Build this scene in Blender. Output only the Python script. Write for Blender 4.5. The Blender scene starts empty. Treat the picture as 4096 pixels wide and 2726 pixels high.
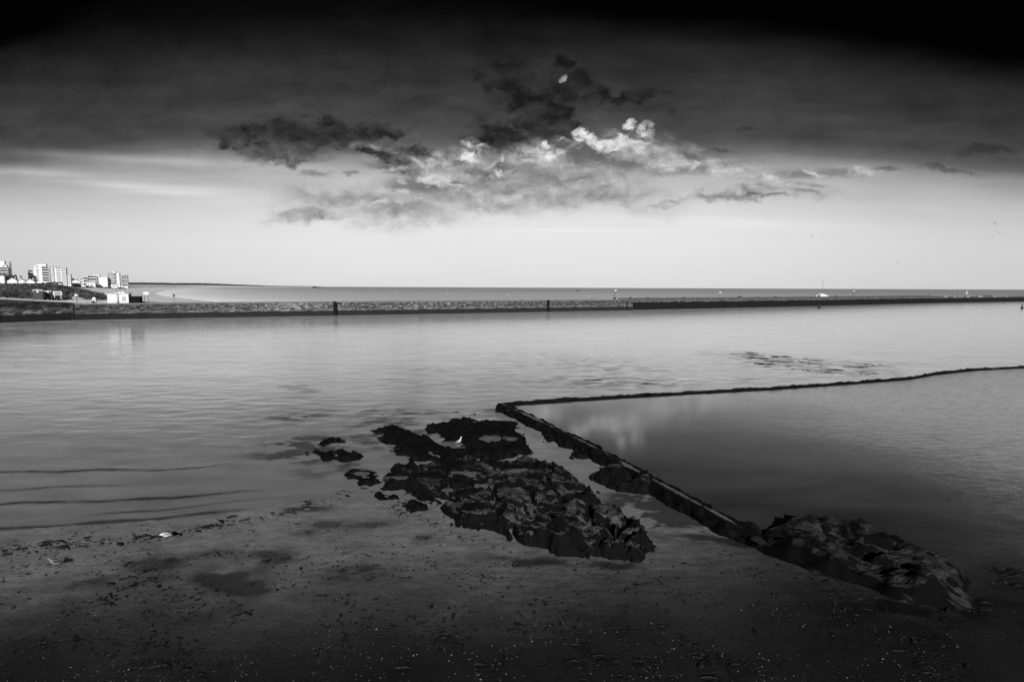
import bpy, bmesh, math, random
import numpy as np
from mathutils import Vector, Matrix, Euler
random.seed(7); np.random.seed(7)
S = bpy.context.scene; COL = S.collection
R = math.radians
# ------------------------------------------------------------------ camera
F = 2162.0; CAMZ = 8.0
cam = bpy.data.objects.new('camera', bpy.data.cameras.new('camera')); COL.objects.link(cam)
cam.data.sensor_width = 36; cam.data.lens = 36*F/4096
cam.data.clip_start = .1; cam.data.clip_end = 100000
PITCH, ROLL = 5.653, .24
RM = Matrix.Rotation(R(90-PITCH), 3, 'X') @ Matrix.Rotation(R(ROLL), 3, 'Z')
cam.matrix_world = Matrix.Translation((0, 0, CAMZ)) @ RM.to_4x4()
S.camera = cam
def ray(u, v): return RM @ Vector(((u-2048)/F, -(v-1363)/F, -1))
def gp(u, v, z=0.0):                       # where the sight line of a photo pixel meets height z
    d = ray(u, v); t = (z-CAMZ)/d.z
    return Vector((d.x*t, d.y*t, z))
def at(u, v, Y):                           # ... or depth Y
    d = ray(u, v); t = Y/d.y
    return Vector((d.x*t, Y, CAMZ+d.z*t))
def hv(u): return 1149+(u-2048)*.0042
# ------------------------------------------------------------------ node expressions
class X:
    def __init__(s, nt, k): s.nt, s.k = nt, k
    def m(s, op, *a, clamp=False):
        n = s.nt.nodes.new('ShaderNodeMath'); n.operation = op; n.use_clamp = clamp
        for i, q in enumerate((s,)+a):
            if isinstance(q, X): s.nt.links.new(q.k, n.inputs[i])
            else: n.inputs[i].default_value = q
        return X(s.nt, n.outputs[0])
    def __add__(s, o): return s.m('ADD', o)
    __radd__ = __add__
    def __sub__(s, o): return s.m('SUBTRACT', o)
    def __rsub__(s, o): return (s*-1)+o
    def __mul__(s, o): return s.m('MULTIPLY', o)
    __rmul__ = __mul__
    def __truediv__(s, o): return s.m('DIVIDE', o)
    def max(s, o): return s.m('MAXIMUM', o)
    def min(s, o): return s.m('MINIMUM', o)
    def clamp(s): return s.m('ADD', 0.0, clamp=True)
    def exp(s): return s.m('EXPONENT')
    def ss(s, a, b, lo=0., hi=1., smooth=True):
        n = s.nt.nodes.new('ShaderNodeMapRange'); n.interpolation_type = 'SMOOTHSTEP' if smooth else 'LINEAR'
        s.nt.links.new(s.k, n.inputs[0])
        for i, q in enumerate((a, b, lo, hi)):
            if isinstance(q, X): s.nt.links.new(q.k, n.inputs[1+i])
            else: n.inputs[1+i].default_value = q
        return X(s.nt, n.outputs[0])
    def mix(s, o, f):                       # s*(1-f)+o*f
        return s+(o-s)*f if isinstance(o, X) else s+((s*-1)+o)*f
    def ramp(s, pts):
        n = s.nt.nodes.new('ShaderNodeValToRGB'); cr = n.color_ramp
        while len(cr.elements) < len(pts): cr.elements.new(.5)
        for e, (p, c) in zip(cr.elements, pts): e.position = p; e.color = (c, c, c, 1)
        s.nt.links.new(s.k, n.inputs[0]); return X(s.nt, n.outputs[0])
def comb(nt, x, y, z=0.0):
    n = nt.nodes.new('ShaderNodeCombineXYZ')
    for i, q in enumerate((x, y, z)):
        if isinstance(q, X): nt.links.new(q.k, n.inputs[i])
        else: n.inputs[i].default_value = q
    return n.outputs[0]
def noise(nt, vec, scale, detail=4, rough=.55, dist=0.0, out='Fac'):
    n = nt.nodes.new('ShaderNodeTexNoise'); n.inputs['Scale'].default_value = scale
    n.inputs['Detail'].default_value = detail; n.inputs['Roughness'].default_value = rough
    n.inputs['Distortion'].default_value = dist; nt.links.new(vec, n.inputs['Vector'])
    return X(nt, n.outputs[out])
def scaled(nt, vec, s, rot=0.0, loc=(0, 0, 0)):
    n = nt.nodes.new('ShaderNodeMapping'); n.inputs['Scale'].default_value = s
    n.inputs['Rotation'].default_value = (0, 0, rot); n.inputs['Location'].default_value = loc
    nt.links.new(vec, n.inputs['Vector']); return n.outputs[0]
# ------------------------------------------------------------------ light
SUN_AZ, SUN_EL = 176.0, 24.0              # azimuth clockwise from +Y, behind the viewer on the left
sd = Vector((math.sin(R(SUN_AZ))*math.cos(R(SUN_EL)), math.cos(R(SUN_AZ))*math.cos(R(SUN_EL)), math.sin(R(SUN_EL))))
sl = bpy.data.lights.new('sun', 'SUN'); sl.energy = 4.2; sl.angle = R(.6); sl.color = (1, 1, 1)
so = bpy.data.objects.new('sun', sl); COL.objects.link(so); so.rotation_euler = sd.to_track_quat('Z', 'Y').to_euler()
S.view_settings.view_transform = 'Standard'; S.view_settings.look = 'None'
S.view_settings.exposure = 0.0; S.view_settings.gamma = 1.0
# ------------------------------------------------------------------ sky (world): storm cloud overhead, bright low band
W = bpy.data.worlds.new('World'); S.world = W; W.use_nodes = True
nt = W.node_tree; nt.nodes.clear()
tc = nt.nodes.new('ShaderNodeTexCoord'); sep = nt.nodes.new('ShaderNodeSeparateXYZ'); nt.links.new(tc.outputs['Generated'], sep.inputs[0])
dx, dy, dz = (X(nt, sep.outputs[i]) for i in range(3))
den = dy.max(.35); A = dx/den; E_ = dz/den
wv = nt.nodes.new('ShaderNodeTexNoise'); wv.inputs['Scale'].default_value = 7.0; wv.inputs['Detail'].default_value = 7; wv.inputs['Roughness'].default_value = .62
nt.links.new(comb(nt, A, E_*1.5), wv.inputs['Vector']); ws = nt.nodes.new('ShaderNodeSeparateColor'); nt.links.new(wv.outputs['Color'], ws.inputs[0])
wv2 = nt.nodes.new('ShaderNodeTexNoise'); wv2.inputs['Scale'].default_value = 26.0; wv2.inputs['Detail'].default_value = 5; wv2.inputs['Roughness'].default_value = .6
nt.links.new(comb(nt, A, E_*1.3), wv2.inputs['Vector']); ws2 = nt.nodes.new('ShaderNodeSeparateColor'); nt.links.new(wv2.outputs['Color'], ws2.inputs[0])
AW = A+(X(nt, ws.outputs[0])-.5)*.26+(X(nt, ws2.outputs[0])-.5)*.06; EW = E_+(X(nt, ws.outputs[1])-.5)*.11+(X(nt, ws2.outputs[1])-.5)*.035
AS = A+(X(nt, ws2.outputs[0])-.5)*.045; ES = E_+(X(nt, ws2.outputs[1])-.5)*.035
def sc(u, v): d = ray(u, v); return d.x/d.y, d.z/d.y
P1 = comb(nt, A, E_*3.4); P2 = comb(nt, A, E_*1.3)
nlow = noise(nt, P1, 1.7, 3, .5)-.5
nmid = noise(nt, P1, 6.0, 6, .55, .3)-.5
nhi = noise(nt, P2, 17.0, 7, .6, .25)-.5
nhf = noise(nt, P2, 45.0, 5, .6)-.5
streak = noise(nt, comb(nt, A, E_*9+A*.25), 3.0, 5, .5)-.5
def blob(u, v, su, sv, rot=0.0, D=1.7385, warp=None):      # soft ellipse; arguments measured on a 2356 px wide view
    a, e = sc(u*D, v*D); sa, se = su*D/F, sv*D/F
    c, s = math.cos(R(rot)), math.sin(R(rot))
    AX, EX = {True: (AS, ES), False: (AW, EW), None: (A+streak*.02, E_+nmid*.012)}[FINE]
    x, y = AX-a, EX-e
    p = (x*(c/sa)+y*(s/sa)); q = (x*(-s/se)+y*(c/se))
    return (((p*p+q*q)*-1)).exp()
FINE = False
def group(bl):
    g = blob(*bl[0])
    for b in bl[1:]: g = g.max(blob(*b))
    return g
# vertical run of brightness (E 0 = horizon .. .62 = top of frame), darker towards the sides
Ew = E_+nlow*.05+nmid*.018+streak*.02+(A.m('ABSOLUTE').ss(.45, 1.1)*.035)*E_.ss(.06, .3)
right = A.ss(.25, 1.1)
Ew = Ew+right*.015
def el(v): return sc(2048, v)[1]
lin = lambda c: ((c/255+.055)/1.055)**2.4 if c > 10 else c/255/12.92
stops = [(1149, 222), (1080, 227), (960, 231), (880, 226), (800, 212), (720, 190), (660, 166), (610, 112), (560, 84), (480, 72), (380, 60), (260, 46), (150, 28), (60, 12), (-60, 3), (-300, 1)]
mxE = el(-300)
base = (Ew/mxE).clamp().ramp([(max(0, el(v)/mxE), lin(c)) for v, c in stops])
side = 1-(A+.02).m('ABSOLUTE').ss(.2, 1.05)*.2
base = base*side
# broad tonal variation of the layer
base = base*(1+nmid*1.1*E_.ss(.1, .3)+streak*.9*E_.ss(.07, .24)+nlow*.8*E_.ss(.12, .35))
# darker storm shelf top right and top left
sh = (E_-(A*-.125+.485)+nmid*.07+nlow*.06).ss(-.03, .05)*A.ss(-.3, .1)
base = base*(1-sh*.92)
sh2 = (E_-(A*.45+.80)+nmid*.10+nlow*.08).ss(0, .04)*(1-A.ss(-.5, -.3))
base = base*(1-sh2*.8)
# cloud texture with lit upper edges: the same noise read twice, the second time a little towards the light
def cn(dx_, dy_, sc_, det, ro):
    return noise(nt, comb(nt, AS+dx_, (ES+dy_)*1.7), sc_, det, ro, .2)
c1 = cn(0, 0, 7.5, 8, .60); c1b = cn(.010, .016, 7.5, 8, .60); shade = c1-c1b
c2 = cn(3, 1, 15.0, 7, .62); c2b = cn(3.005, 1.008, 15.0, 7, .62); shade2 = c2-c2b
cl = (c1-.5)*1.5+(c2-.5)*.8
# grey soft banks
base = base*(1+cl*(1-A.ss(-.1, .4)*.45)*E_.ss(.17, .27)*.85).max(.3)
FINE = False
mid = group([(1330, 425, 250, 52, -5), (1130, 445, 260, 48, 2), (860, 475, 210, 44, -8), (1700, 452, 260, 14, 3), (1350, 370, 190, 50, 0), (730, 500, 110, 18, 0), (1480, 350, 120, 40, 0)])
mm = (mid*1.1+cl*.7-.08).ss(.02, 1.0).min((mid*5-.15).clamp())
base = base.mix((shade*1.6+shade2*.6+cl*.12+.285).max(.12), mm*.78)
# light banks with crisp heads
FINE = None
lt = group([(1010, 372, 120, 30, 8), (825, 345, 100, 15, -5), (890, 388, 90, 16, -10), (1250, 350, 110, 26, 8), (1400, 335, 120, 26, 0), (1120, 395, 90, 34, 0), (960, 425, 160, 22, 0), (1600, 385, 150, 26, 3), (1850, 400, 160, 18, 3), (1850, 425, 100, 8, -5)])
lm = (lt*.95+cl*1.0-.04).ss(.22, .95).min((lt*5-.15).clamp())
base = base.mix((shade*3.0+shade2*1.6+cl*.25+.33).max(.10), lm*.72)
# dark scud
FINE = False
dk = group([(1165, 178, 62, 38, -20), (1195, 160, 40, 24, 0), (1300, 200, 70, 40, 15), (1235, 255, 95, 36, -32), (1290, 145, 34, 26, 0), (1160, 295, 70, 22, -25), (1365, 215, 60, 24, 10), (1470, 212, 60, 22, 0), (1140, 330, 60, 40, 0),
            (700, 318, 130, 44, 8), (745, 277, 46, 28, 0), (610, 345, 90, 22, 0), (555, 318, 80, 18, 5), (850, 292, 72, 22, 5), (905, 302, 46, 18, 0), (915, 365, 76, 32, -8), (860, 350, 80, 14, -10), (980, 345, 60, 14, 0), (700, 350, 90, 24, 0)])
zone = group([(1150, 270, 560, 80, -4), (420, 250, 420, 85, 8), (1800, 270, 420, 60, 5), (980, 240, 120, 26, 0), (180, 320, 260, 22, 5)])
dm = (dk*1.0+zone*.42+cl*1.05-.10).ss(.28, .88)
base = base.mix(base*((shade*3.0+.30).max(.12))+.003, dm*.92)
FINE = True
dk2 = group([(1100, 397, 50, 11, -4), (722, 401, 52, 10, 2), (808, 400, 26, 8, 0), (1590, 356, 60, 12, -12), (1655, 342, 44, 8, -8), (1720, 293, 46, 7, 0), (2040, 388, 50, 8, 0), (2180, 390, 90, 10, -8), (2270, 345, 90, 14, 0), (1545, 262, 24, 12, 0), (1750, 450, 90, 6, 2), (1860, 442, 60, 6, -6)])
d2 = (dk2+cl*1.1-.06).ss(.25, .95)
base = base.mix(base*.42+.004, d2*.80)
# bright cumulus heads
br = group([(1335, 303, 20, 22, 0), (1340, 318, 28, 14, 0), (1290, 326, 32, 13, -10), (1262, 334, 16, 13, 0), (1452, 292, 13, 16, 0), (1492, 300, 24, 24, 0), (1470, 320, 46, 13, 0), (1430, 322, 16, 14, 0), (1083, 332, 24, 16, -10), (1105, 350, 34, 16, 20), (1078, 368, 34, 16, 0), (1148, 380, 10, 24, 0), (1390, 335, 60, 12, 0), (1300, 350, 70, 14, 0), (1296, 182, 15, 12, 30)])
bm = (br*.95+cl*.75-.02).ss(.30, .78).min((br*5-.25).clamp())
base = base.mix((shade*4.0+shade2*3.2+cl*.3+.40).max(.14)*(1-E_.ss(.30, .42)*.72), (bm*.9).clamp())
sp = group([(872, 466, 20, 5, 0), (912, 468, 10, 4, 0), (1155, 400, 9, 9, 0), (930, 440, 16, 5, 0), (962, 455, 12, 3, 0), (1100, 478, 14, 4, 0), (1050, 430, 26, 5, 0)])
base = base.mix(.66, ((sp+cl*.6).ss(.35, .9).min((sp*4-.2).clamp())*.6))
# long light streaks on the left
FINE = None
st = group([(330, 428, 210, 8, -3.5), (90, 398, 130, 9, -3), (330, 368, 260, 11, -3), (400, 440, 120, 9, -3)])
base = base+st*.14*(1+streak*1.5)
far_st = group([(1700, 512, 300, 14, -2), (1350, 530, 240, 6, 0)])
base = base+far_st*.05
base = base.max(.0006)
sky = nt.nodes.new('ShaderNodeTexSky'); sky.sky_type = 'NISHITA'; sky.sun_disc = False
sky.sun_elevation = R(SUN_EL); sky.sun_rotation = R(SUN_AZ); sky.air_density = 1.2; sky.dust_density = 2.0
bw = nt.nodes.new('ShaderNodeRGBToBW'); nt.links.new(sky.outputs[0], bw.inputs[0])
tot = base*10.0*(X(nt, bw.outputs[0]).min(12)*.004+.98)
bg = nt.nodes.new('ShaderNodeBackground'); bg.inputs[1].default_value = .1
nt.links.new(tot.k, bg.inputs[0])
wo = nt.nodes.new('ShaderNodeOutputWorld'); nt.links.new(bg.outputs[0], wo.inputs[0])
W.cycles.sampling_method = 'MANUAL'; W.cycles.sample_map_resolution = 512
# ------------------------------------------------------------------ numpy noise
PERM = np.random.RandomState(3).permutation(1024); GR = np.random.RandomState(4).uniform(-1, 1, (1024, 2)); GR /= np.linalg.norm(GR, axis=1)[:, None]
def perlin(x, y):
    xi = np.floor(x).astype(int); yi = np.floor(y).astype(int); xf, yf = x-xi, y-yi
    def g(a, b, fx, fy):
        k = PERM[(PERM[a & 1023]+b) & 1023]; return GR[k, 0]*fx+GR[k, 1]*fy
    uu = xf*xf*xf*(xf*(xf*6-15)+10); vv = yf*yf*yf*(yf*(yf*6-15)+10)
    n0 = g(xi, yi, xf, yf)*(1-uu)+g(xi+1, yi, xf-1, yf)*uu
    n1 = g(xi, yi+1, xf, yf-1)*(1-uu)+g(xi+1, yi+1, xf-1, yf-1)*uu
    return (n0*(1-vv)+n1*vv)*1.5
def fbm(x, y, o=4, s=1.0, seed=0, gain=.5):
    x = np.asarray(x, float)*s+seed*17.3; y = np.asarray(y, float)*s-seed*9.1; r = 0; a = 1
    for i in range(o): r = r+a*perlin(x, y); x, y = x*2.03+5.1, y*2.03-3.7; a *= gain
    return r
def ridged(x, y, o=4, s=1.0, seed=0):
    x = np.asarray(x, float)*s+seed*13.1; y = np.asarray(y, float)*s+seed*7.7; r = 0; a = .5
    for i in range(o): r = r+a*(1-np.abs(perlin(x, y))*1.6); x, y = x*2.1+1.3, y*2.1+8.2; a *= .5
    return r
def sst(a, b, x): t = np.clip((np.asarray(x, float)-a)/(b-a), 0, 1); return t*t*(3-2*t)
def worley(x, y, s, seed=0):
    x = np.asarray(x)*s; y = np.asarray(y)*s; xi = np.floor(x).astype(int); yi = np.floor(y).astype(int)
    d1 = np.full(x.shape, 9.); d2 = d1.copy(); hid = np.zeros(x.shape)
    rs = np.random.RandomState(seed); J = rs.rand(1024, 3)
    for i in (-1, 0, 1):
        for j in (-1, 0, 1):
            k = PERM[(PERM[(xi+i) & 1023]+yi+j) & 1023]
            d = np.hypot(xi+i+J[k, 0]-x, yi+j+J[k, 1]-y)
            nw = d < d1; d2 = np.where(nw, d1, np.minimum(d2, d)); hid = np.where(nw, J[k, 2], hid); d1 = np.where(nw, d, d1)
    return d1, d2, hid
# ------------------------------------------------------------------ materials
def newmat(name):
    m = bpy.data.materials.new(name); m.use_nodes = True; nt = m.node_tree; nt.nodes.clear()
    b = nt.nodes.new('ShaderNodeBsdfPrincipled'); o = nt.nodes.new('ShaderNodeOutputMaterial'); nt.links.new(b.outputs[0], o.inputs[0])
    g = nt.nodes.new('ShaderNodeNewGeometry'); return m, nt, b, g.outputs['Position'], g
def put(nt, b, key, val):
    if isinstance(val, X): nt.links.new(val.k, b.inputs[key])
    elif key == 'Base Color': b.inputs[key].default_value = (val, val, val, 1)
    else: b.inputs[key].default_value = val
def bump(nt, b, h, strength, dist, prev=None):
    n = nt.nodes.new('ShaderNodeBump'); n.inputs['Distance'].default_value = dist
    if isinstance(strength, X): nt.links.new(strength.k, n.inputs['Strength'])
    else: n.inputs['Strength'].default_value = strength
    nt.links.new(h.k, n.inputs['Height'])
    if prev is not None: nt.links.new(prev, n.inputs['Normal'])
    nt.links.new(n.outputs[0], b.inputs['Normal']); return n.outputs[0]
def plain(name, c, rough=.6, var=.25, sc_=3.0, spec=.4, bmp=.0):
    m, nt, b, p, g = newmat(name)
    n = noise(nt, p, sc_, 4)-.5
    put(nt, b, 'Base Color', (n*(var*2)+1)*c); put(nt, b, 'Roughness', rough); put(nt, b, 'Specular IOR Level', spec)
    if bmp: bump(nt, b, noise(nt, p, sc_*3, 4), .6, bmp)
    return m
def attr(nt, name):
    n = nt.nodes.new('ShaderNodeAttribute'); n.attribute_name = name; return X(nt, n.outputs['Fac'])
M = {}
M['white_paint'] = plain('white_paint', .8, .6, .06, .3)
M['render_white'] = plain('render_white', .82, .75, .08, .15)
M['offwhite'] = plain('offwhite', .62, .75, .12, .3)
M['grey'] = plain('grey', .3, .7, .2)
M['slate'] = plain('slate', .04, .6, .3, 1.0)
M['glass_dark'] = plain('glass_dark', .05, .25, .3, .4, .5)
M['shade_glass'] = plain('shade_glass', .16, .3, .5, .5, .5)
M['black_paint'] = plain('black_paint', .010, .9, .2, 3, .08)
M['dark_grey'] = plain('dark_grey', .05, .5, .25)
M['steel'] = plain('steel', .22, .45, .2)
M['timber'] = plain('timber', .09, .8, .3, 2)
M['feather_white'] = plain('feather_white', .85, .8, .05, 20)
M['feather_grey'] = plain('feather_grey', .22, .8, .1, 20)
M['feather_dark'] = plain('feather_dark', .03, .8, .1, 20)
M['feather_dull'] = plain('feather_dull', .22, .8, .1, 20)
M['beak'] = plain('beak', .1, .5, .1, 20)
M['shell'] = plain('shell', .18, .5, .35, 9)
M['weed_bit'] = plain('weed_bit', .006, .6, .5, 8, .2)
M['buoy_white'] = plain('buoy_white', .85, .4, .05)
M['post_pale'] = plain('post_pale', .15, .7, .2)
# water
def water(name, kind):
    m, nt, b, p, g = newmat(name)
    mp = nt.nodes.new('ShaderNodeSeparateXYZ'); nt.links.new(p, mp.inputs[0]); px, py = X(nt, mp.outputs[0]), X(nt, mp.outputs[1])
    dist = (px*px+py*py).m('SQRT')
    if kind == 'channel':
        v1 = scaled(nt, p, (.6, 1.6, 1), R(-8)); v2 = scaled(nt, p, (.16, .55, 1), R(-6)); v3 = scaled(nt, p, (2.2, 5.0, 1), R(-14))
        a = noise(nt, v1, .9, 4, .55, .4); c = noise(nt, v2, .35, 3, .5, .3); f = noise(nt, v3, 1.6, 4, .6)
        patch = noise(nt, scaled(nt, p, (.03, .06, 1)), 1.0, 4, .55)
        calm = patch.ss(.42, .6)
        h = a*.055+c*.12+f*.014
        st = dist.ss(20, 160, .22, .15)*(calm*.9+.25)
        shallow = dist.ss(18, 60, 1, 0)
        bump(nt, b, h, st, 1.0)
        fine = noise(nt, scaled(nt, p, (.35, 1.1, 1), R(-10)), .8, 5, .62)-.5
        fine2 = noise(nt, scaled(nt, p, (.07, .42, 1), R(-4)), 1.0, 6, .68)-.5; rip = px.ss(-20, -80, 0, 1)
        dif = (dist.ss(17, 60, .24, .66)*(1+fine*1.0+fine2*(dist.ss(25, 60, .2, 1.1)+rip*1.6))*(1+(patch-.5)*.5)*(1-attr(nt, 'murk_and_shade').clamp()*.75)).max(.008)
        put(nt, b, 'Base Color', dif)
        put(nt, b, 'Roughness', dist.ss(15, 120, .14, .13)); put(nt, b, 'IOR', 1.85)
    elif kind == 'sea':
        a = noise(nt, scaled(nt, p, (.3, .9, 1)), .35, 4, .6)
        bump(nt, b, a, .6, 1.0)
        fine = noise(nt, scaled(nt, p, (.02, .12, 1)), 1.0, 6, .65)-.5
        nearshore = px.ss(-60, -20, 1, 0)
        put(nt, b, 'Base Color', (dist.ss(180, 1500, .62, .42)*(1+fine*.6)+attr(nt, 'shoal')*.85)); put(nt, b, 'Roughness', .45); put(nt, b, 'IOR', 1.33)
    elif kind == 'pool':
        wind = ((px-py*.25+noise(nt, p, .08, 3)*18)).ss(14, 34)
        a = noise(nt, scaled(nt, p, (1.0, 2.2, 1), R(10)), 1.6, 4, .6, .5)
        c = noise(nt, scaled(nt, p, (.15, .3, 1)), .5, 2)
        bump(nt, b, a*.03+c*.03, wind*1.9+.03, 1.0)
        bed = noise(nt, scaled(nt, p, (.18, .5, 1), R(-35)), 1.0, 4, .5, .6)
        put(nt, b, 'Base Color', bed.ss(.3, .7, .012, .045)+wind*.17*(1+(a-.5)*4.5+(noise(nt, scaled(nt, p, (1.5, 3, 1)), 3.5, 4, .7)-.5)*3)+dist.ss(17, 44, .01, .30)); put(nt, b, 'Roughness', wind*.08+.07); put(nt, b, 'IOR', 2.0)
    elif kind == 'still':
        a = noise(nt, p, 3, 3); bump(nt, b, a*.01, .5, 1.0)
        put(nt, b, 'Base Color', .15+(noise(nt, p, 2.5, 4)-.5)*.10); put(nt, b, 'Roughness', .12); put(nt, b, 'IOR', 1.85)
    return m
M['channel'] = water('channel_water', 'channel'); M['sea'] = water('sea_water', 'sea'); M['pool'] = water('pool_water', 'pool'); M['still'] = water('still_water', 'still')
# wet sand
m, nt, b, p, g = newmat('wet_sand')
wet = attr(nt, 'wet')
n1 = noise(nt, p, .35, 4)-.5; n2 = noise(nt, p, 2.2, 6, .65)-.5; n3 = noise(nt, p, 26, 4, .7)-.5; n4 = noise(nt, scaled(nt, p, (1, 2.6, 1), R(-10)), 1.2, 5, .6)-.5
n5 = noise(nt, p, 75, 3, .7)-.5; n6 = noise(nt, scaled(nt, p, (1, 1.8, 1)), 7, 4, .6)-.5
c = attr(nt, 'shine_tone').ss(0, 1, .013, .33, False)*attr(nt, 'shine_tone').ss(.55, .95, 1, .68)*(1+n1*.7+n2*1.0+n3*2.2+n4*.9+n5*1.8+n6*.8)  # paler towards the water: reflected sky painted into the base colour
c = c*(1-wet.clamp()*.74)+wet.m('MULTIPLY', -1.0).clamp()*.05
put(nt, b, 'Base Color', c.max(.004)); put(nt, b, 'Roughness', (.60+n2*.2+n4*.2-attr(nt, 'shine_tone')*.14)); put(nt, b, 'IOR', 1.33)
put(nt, b, 'Specular IOR Level', attr(nt, 'shine_tone')*.5+.25)
bump(nt, b, n2*.035+n3*.014+n4*.03+n6*.016+n5*.004, .8, 1.0)
M['sand'] = m
# rock
def rockmat(name, c0, c1, c2, ang):
    m, nt, b, p, g = newmat(name)
    sn_ = nt.nodes.new('ShaderNodeSeparateXYZ'); nt.links.new(g.outputs['Normal'], sn_.inputs[0])
    w = attr(nt, 'weed')+X(nt, sn_.outputs[2]).ss(.86, .5, 0, .6)+attr(nt, 'low')*.5; st = noise(nt, scaled(nt, p, (1.0, 6.0, 2.0), R(-ang)), 1.7, 6, .65, .4); n = noise(nt, p, 1.4, 6, .6); hi = noise(nt, p, 22, 5, .7)
    wm = (w+(noise(nt, scaled(nt, p, (.7, 1.3, 1), R(42)), 1.0, 5, .6)-.5)*2.6+(hi-.5)*.12).ss(.34, .70)
    rc = (st*.6+n*.4).ss(.38, .66, c0, c1)*(1+(hi-.5)*.9)
    put(nt, b, 'Base Color', rc.mix((hi*1.6)*c2, wm)); put(nt, b, 'Roughness', (wm*.2+.50+(n-.5)*.3)); put(nt, b, 'IOR', 1.35); put(nt, b, 'Specular IOR Level', wm*-.38+.5)
    h = st*.10*(1-wm)+hi*(wm*.05+.012)+noise(nt, p, 7, 5, .6)*.05
    bump(nt, b, h, .9, .6)
    return m
M['rock'] = rockmat('dark_schist', .016, .110, .0065, -42); M['rock2'] = rockmat('layered_schist', .006, .034, .0040, -42)
# pool wall: weed black with pale concrete down the middle
m, nt, b, p, g = newmat('weedy_concrete')
t = attr(nt, 'top'); n = noise(nt, p, .55, 3, .5); hi = noise(nt, p, 9, 5, .65)
msk = (t*.95+(n-.5)*3.2+(hi-.5)*.9).ss(.80, .98)
put(nt, b, 'Base Color', (hi*.005).mix(.12+(hi-.5)*.09, msk)); put(nt, b, 'Roughness', msk*-.25+.7); put(nt, b, 'Specular IOR Level', msk*.5+.15)
bump(nt, b, hi*.05+noise(nt, p, 25, 4)*.02, .8, 1.0)
M['poolwall'] = m
# harbour masonry
m, nt, b, p, g = newmat('harbour_masonry')
sx = nt.nodes.new('ShaderNodeSeparateXYZ'); nt.links.new(p, sx.inputs[0]); zz = X(nt, sx.outputs[2]); xx = X(nt, sx.outputs[0])
bv = comb(nt, xx, zz)
bk = nt.nodes.new('ShaderNodeTexBrick'); nt.links.new(bv, bk.inputs['Vector'])
for k, q in (('Scale', 1.0), ('Mortar Size', .03), ('Brick Width', 1.1), ('Row Height', .33), ('Bias', .0)): bk.inputs[k].default_value = q
bk.inputs['Color1'].default_value = (.035, .035, .035, 1); bk.inputs['Color2'].default_value = (.13, .13, .13, 1); bk.inputs['Mortar'].default_value = (.02, .02, .02, 1)
bc = X(nt, bk.outputs['Color'])
n1 = noise(nt, comb(nt, xx*.35, zz*1.3), 1.0, 6, .65)
n0 = noise(nt, comb(nt, xx*.02, zz*.02), 1.0, 2, .5)
pale = (noise(nt, comb(nt, xx*.9, zz*2.6), 1.0, 4, .6, .6)+(n0-.5)*.9+zz.ss(1.6, 2.1)*.05).ss(.6, .68)*xx.ss(-105, -70, .35, 1)*xx.ss(-25, 10, 1, .12)
up = (zz+(n1-.5)*.35).ss(1.3, 1.55)
col = (bc*(noise(nt, comb(nt, xx*1.6, zz*2.2), 1.0, 6, .7).ss(.33, .66, .15, 1.9)))+pale*.36*n1
mid = (bc*.6+n1*.05)
col = (col*up)+(1-up)*(n1*.028+.004)+(up*(1-(zz+(n1-.5)*.3).ss(1.6, 2.0)))*(n1.ss(.35, .6)*.08)
put(nt, b, 'Base Color', (col*xx.ss(-102, -78, .55, 1)).max(.004)); put(nt, b, 'Roughness', .85); put(nt, b, 'Specular IOR Level', .2)
bump(nt, b, n1, .7, .15)
M['masonry'] = m
m, nt, b, p, g = newmat('rendered_quay')
sx = nt.nodes.new('ShaderNodeSeparateXYZ'); nt.links.new(p, sx.inputs[0]); zz = X(nt, sx.outputs[2]); xx = X(nt, sx.outputs[0])
q = noise(nt, comb(nt, xx*1.1, zz*1.5), .8, 6, .65, .5); band = (zz+(q-.5)*.9).ss(1.5, 2.0)*(1-(zz+(q-.5)*1.4).ss(2.3, 3.4)*.75)
put(nt, b, 'Base Color', q.ss(.44, .66, .02, .26)*band+.012); put(nt, b, 'Roughness', .85); put(nt, b, 'Specular IOR Level', .2)
M['quay_old'] = m
M['rubble'] = plain('rubble', .011, .85, .5, .5, .2)
M['parapet'] = plain('parapet', .085, .8, .3, .6, .2)
M['walkway'] = plain('walkway', .16, .8, .3, .4, .2)
M['far_wood'] = plain('far_wood', .065, .9, .4, .02, .1)
# beach / dune land
m, nt, b, p, g = newmat('dune_land')
vg = attr(nt, 'veg'); n = noise(nt, scaled(nt, p, (.05, .16, 1)), 1.0, 6, .6); n2 = noise(nt, scaled(nt, p, (.35, .35, .35)), 1.0, 6, .68)
mk = (vg+(n-.5)*.9+(n2-.5)*.7).ss(.42, .58)
sn = .90*(1+(n-.5)*.55+(n2-.5)*.3)
put(nt, b, 'Base Color', sn.mix(n2.ss(.35, .7, .03, .15), mk)); put(nt, b, 'Roughness', .9); put(nt, b, 'Specular IOR Level', .1)
bump(nt, b, n2, .8, .6)
M['land'] = m
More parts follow.
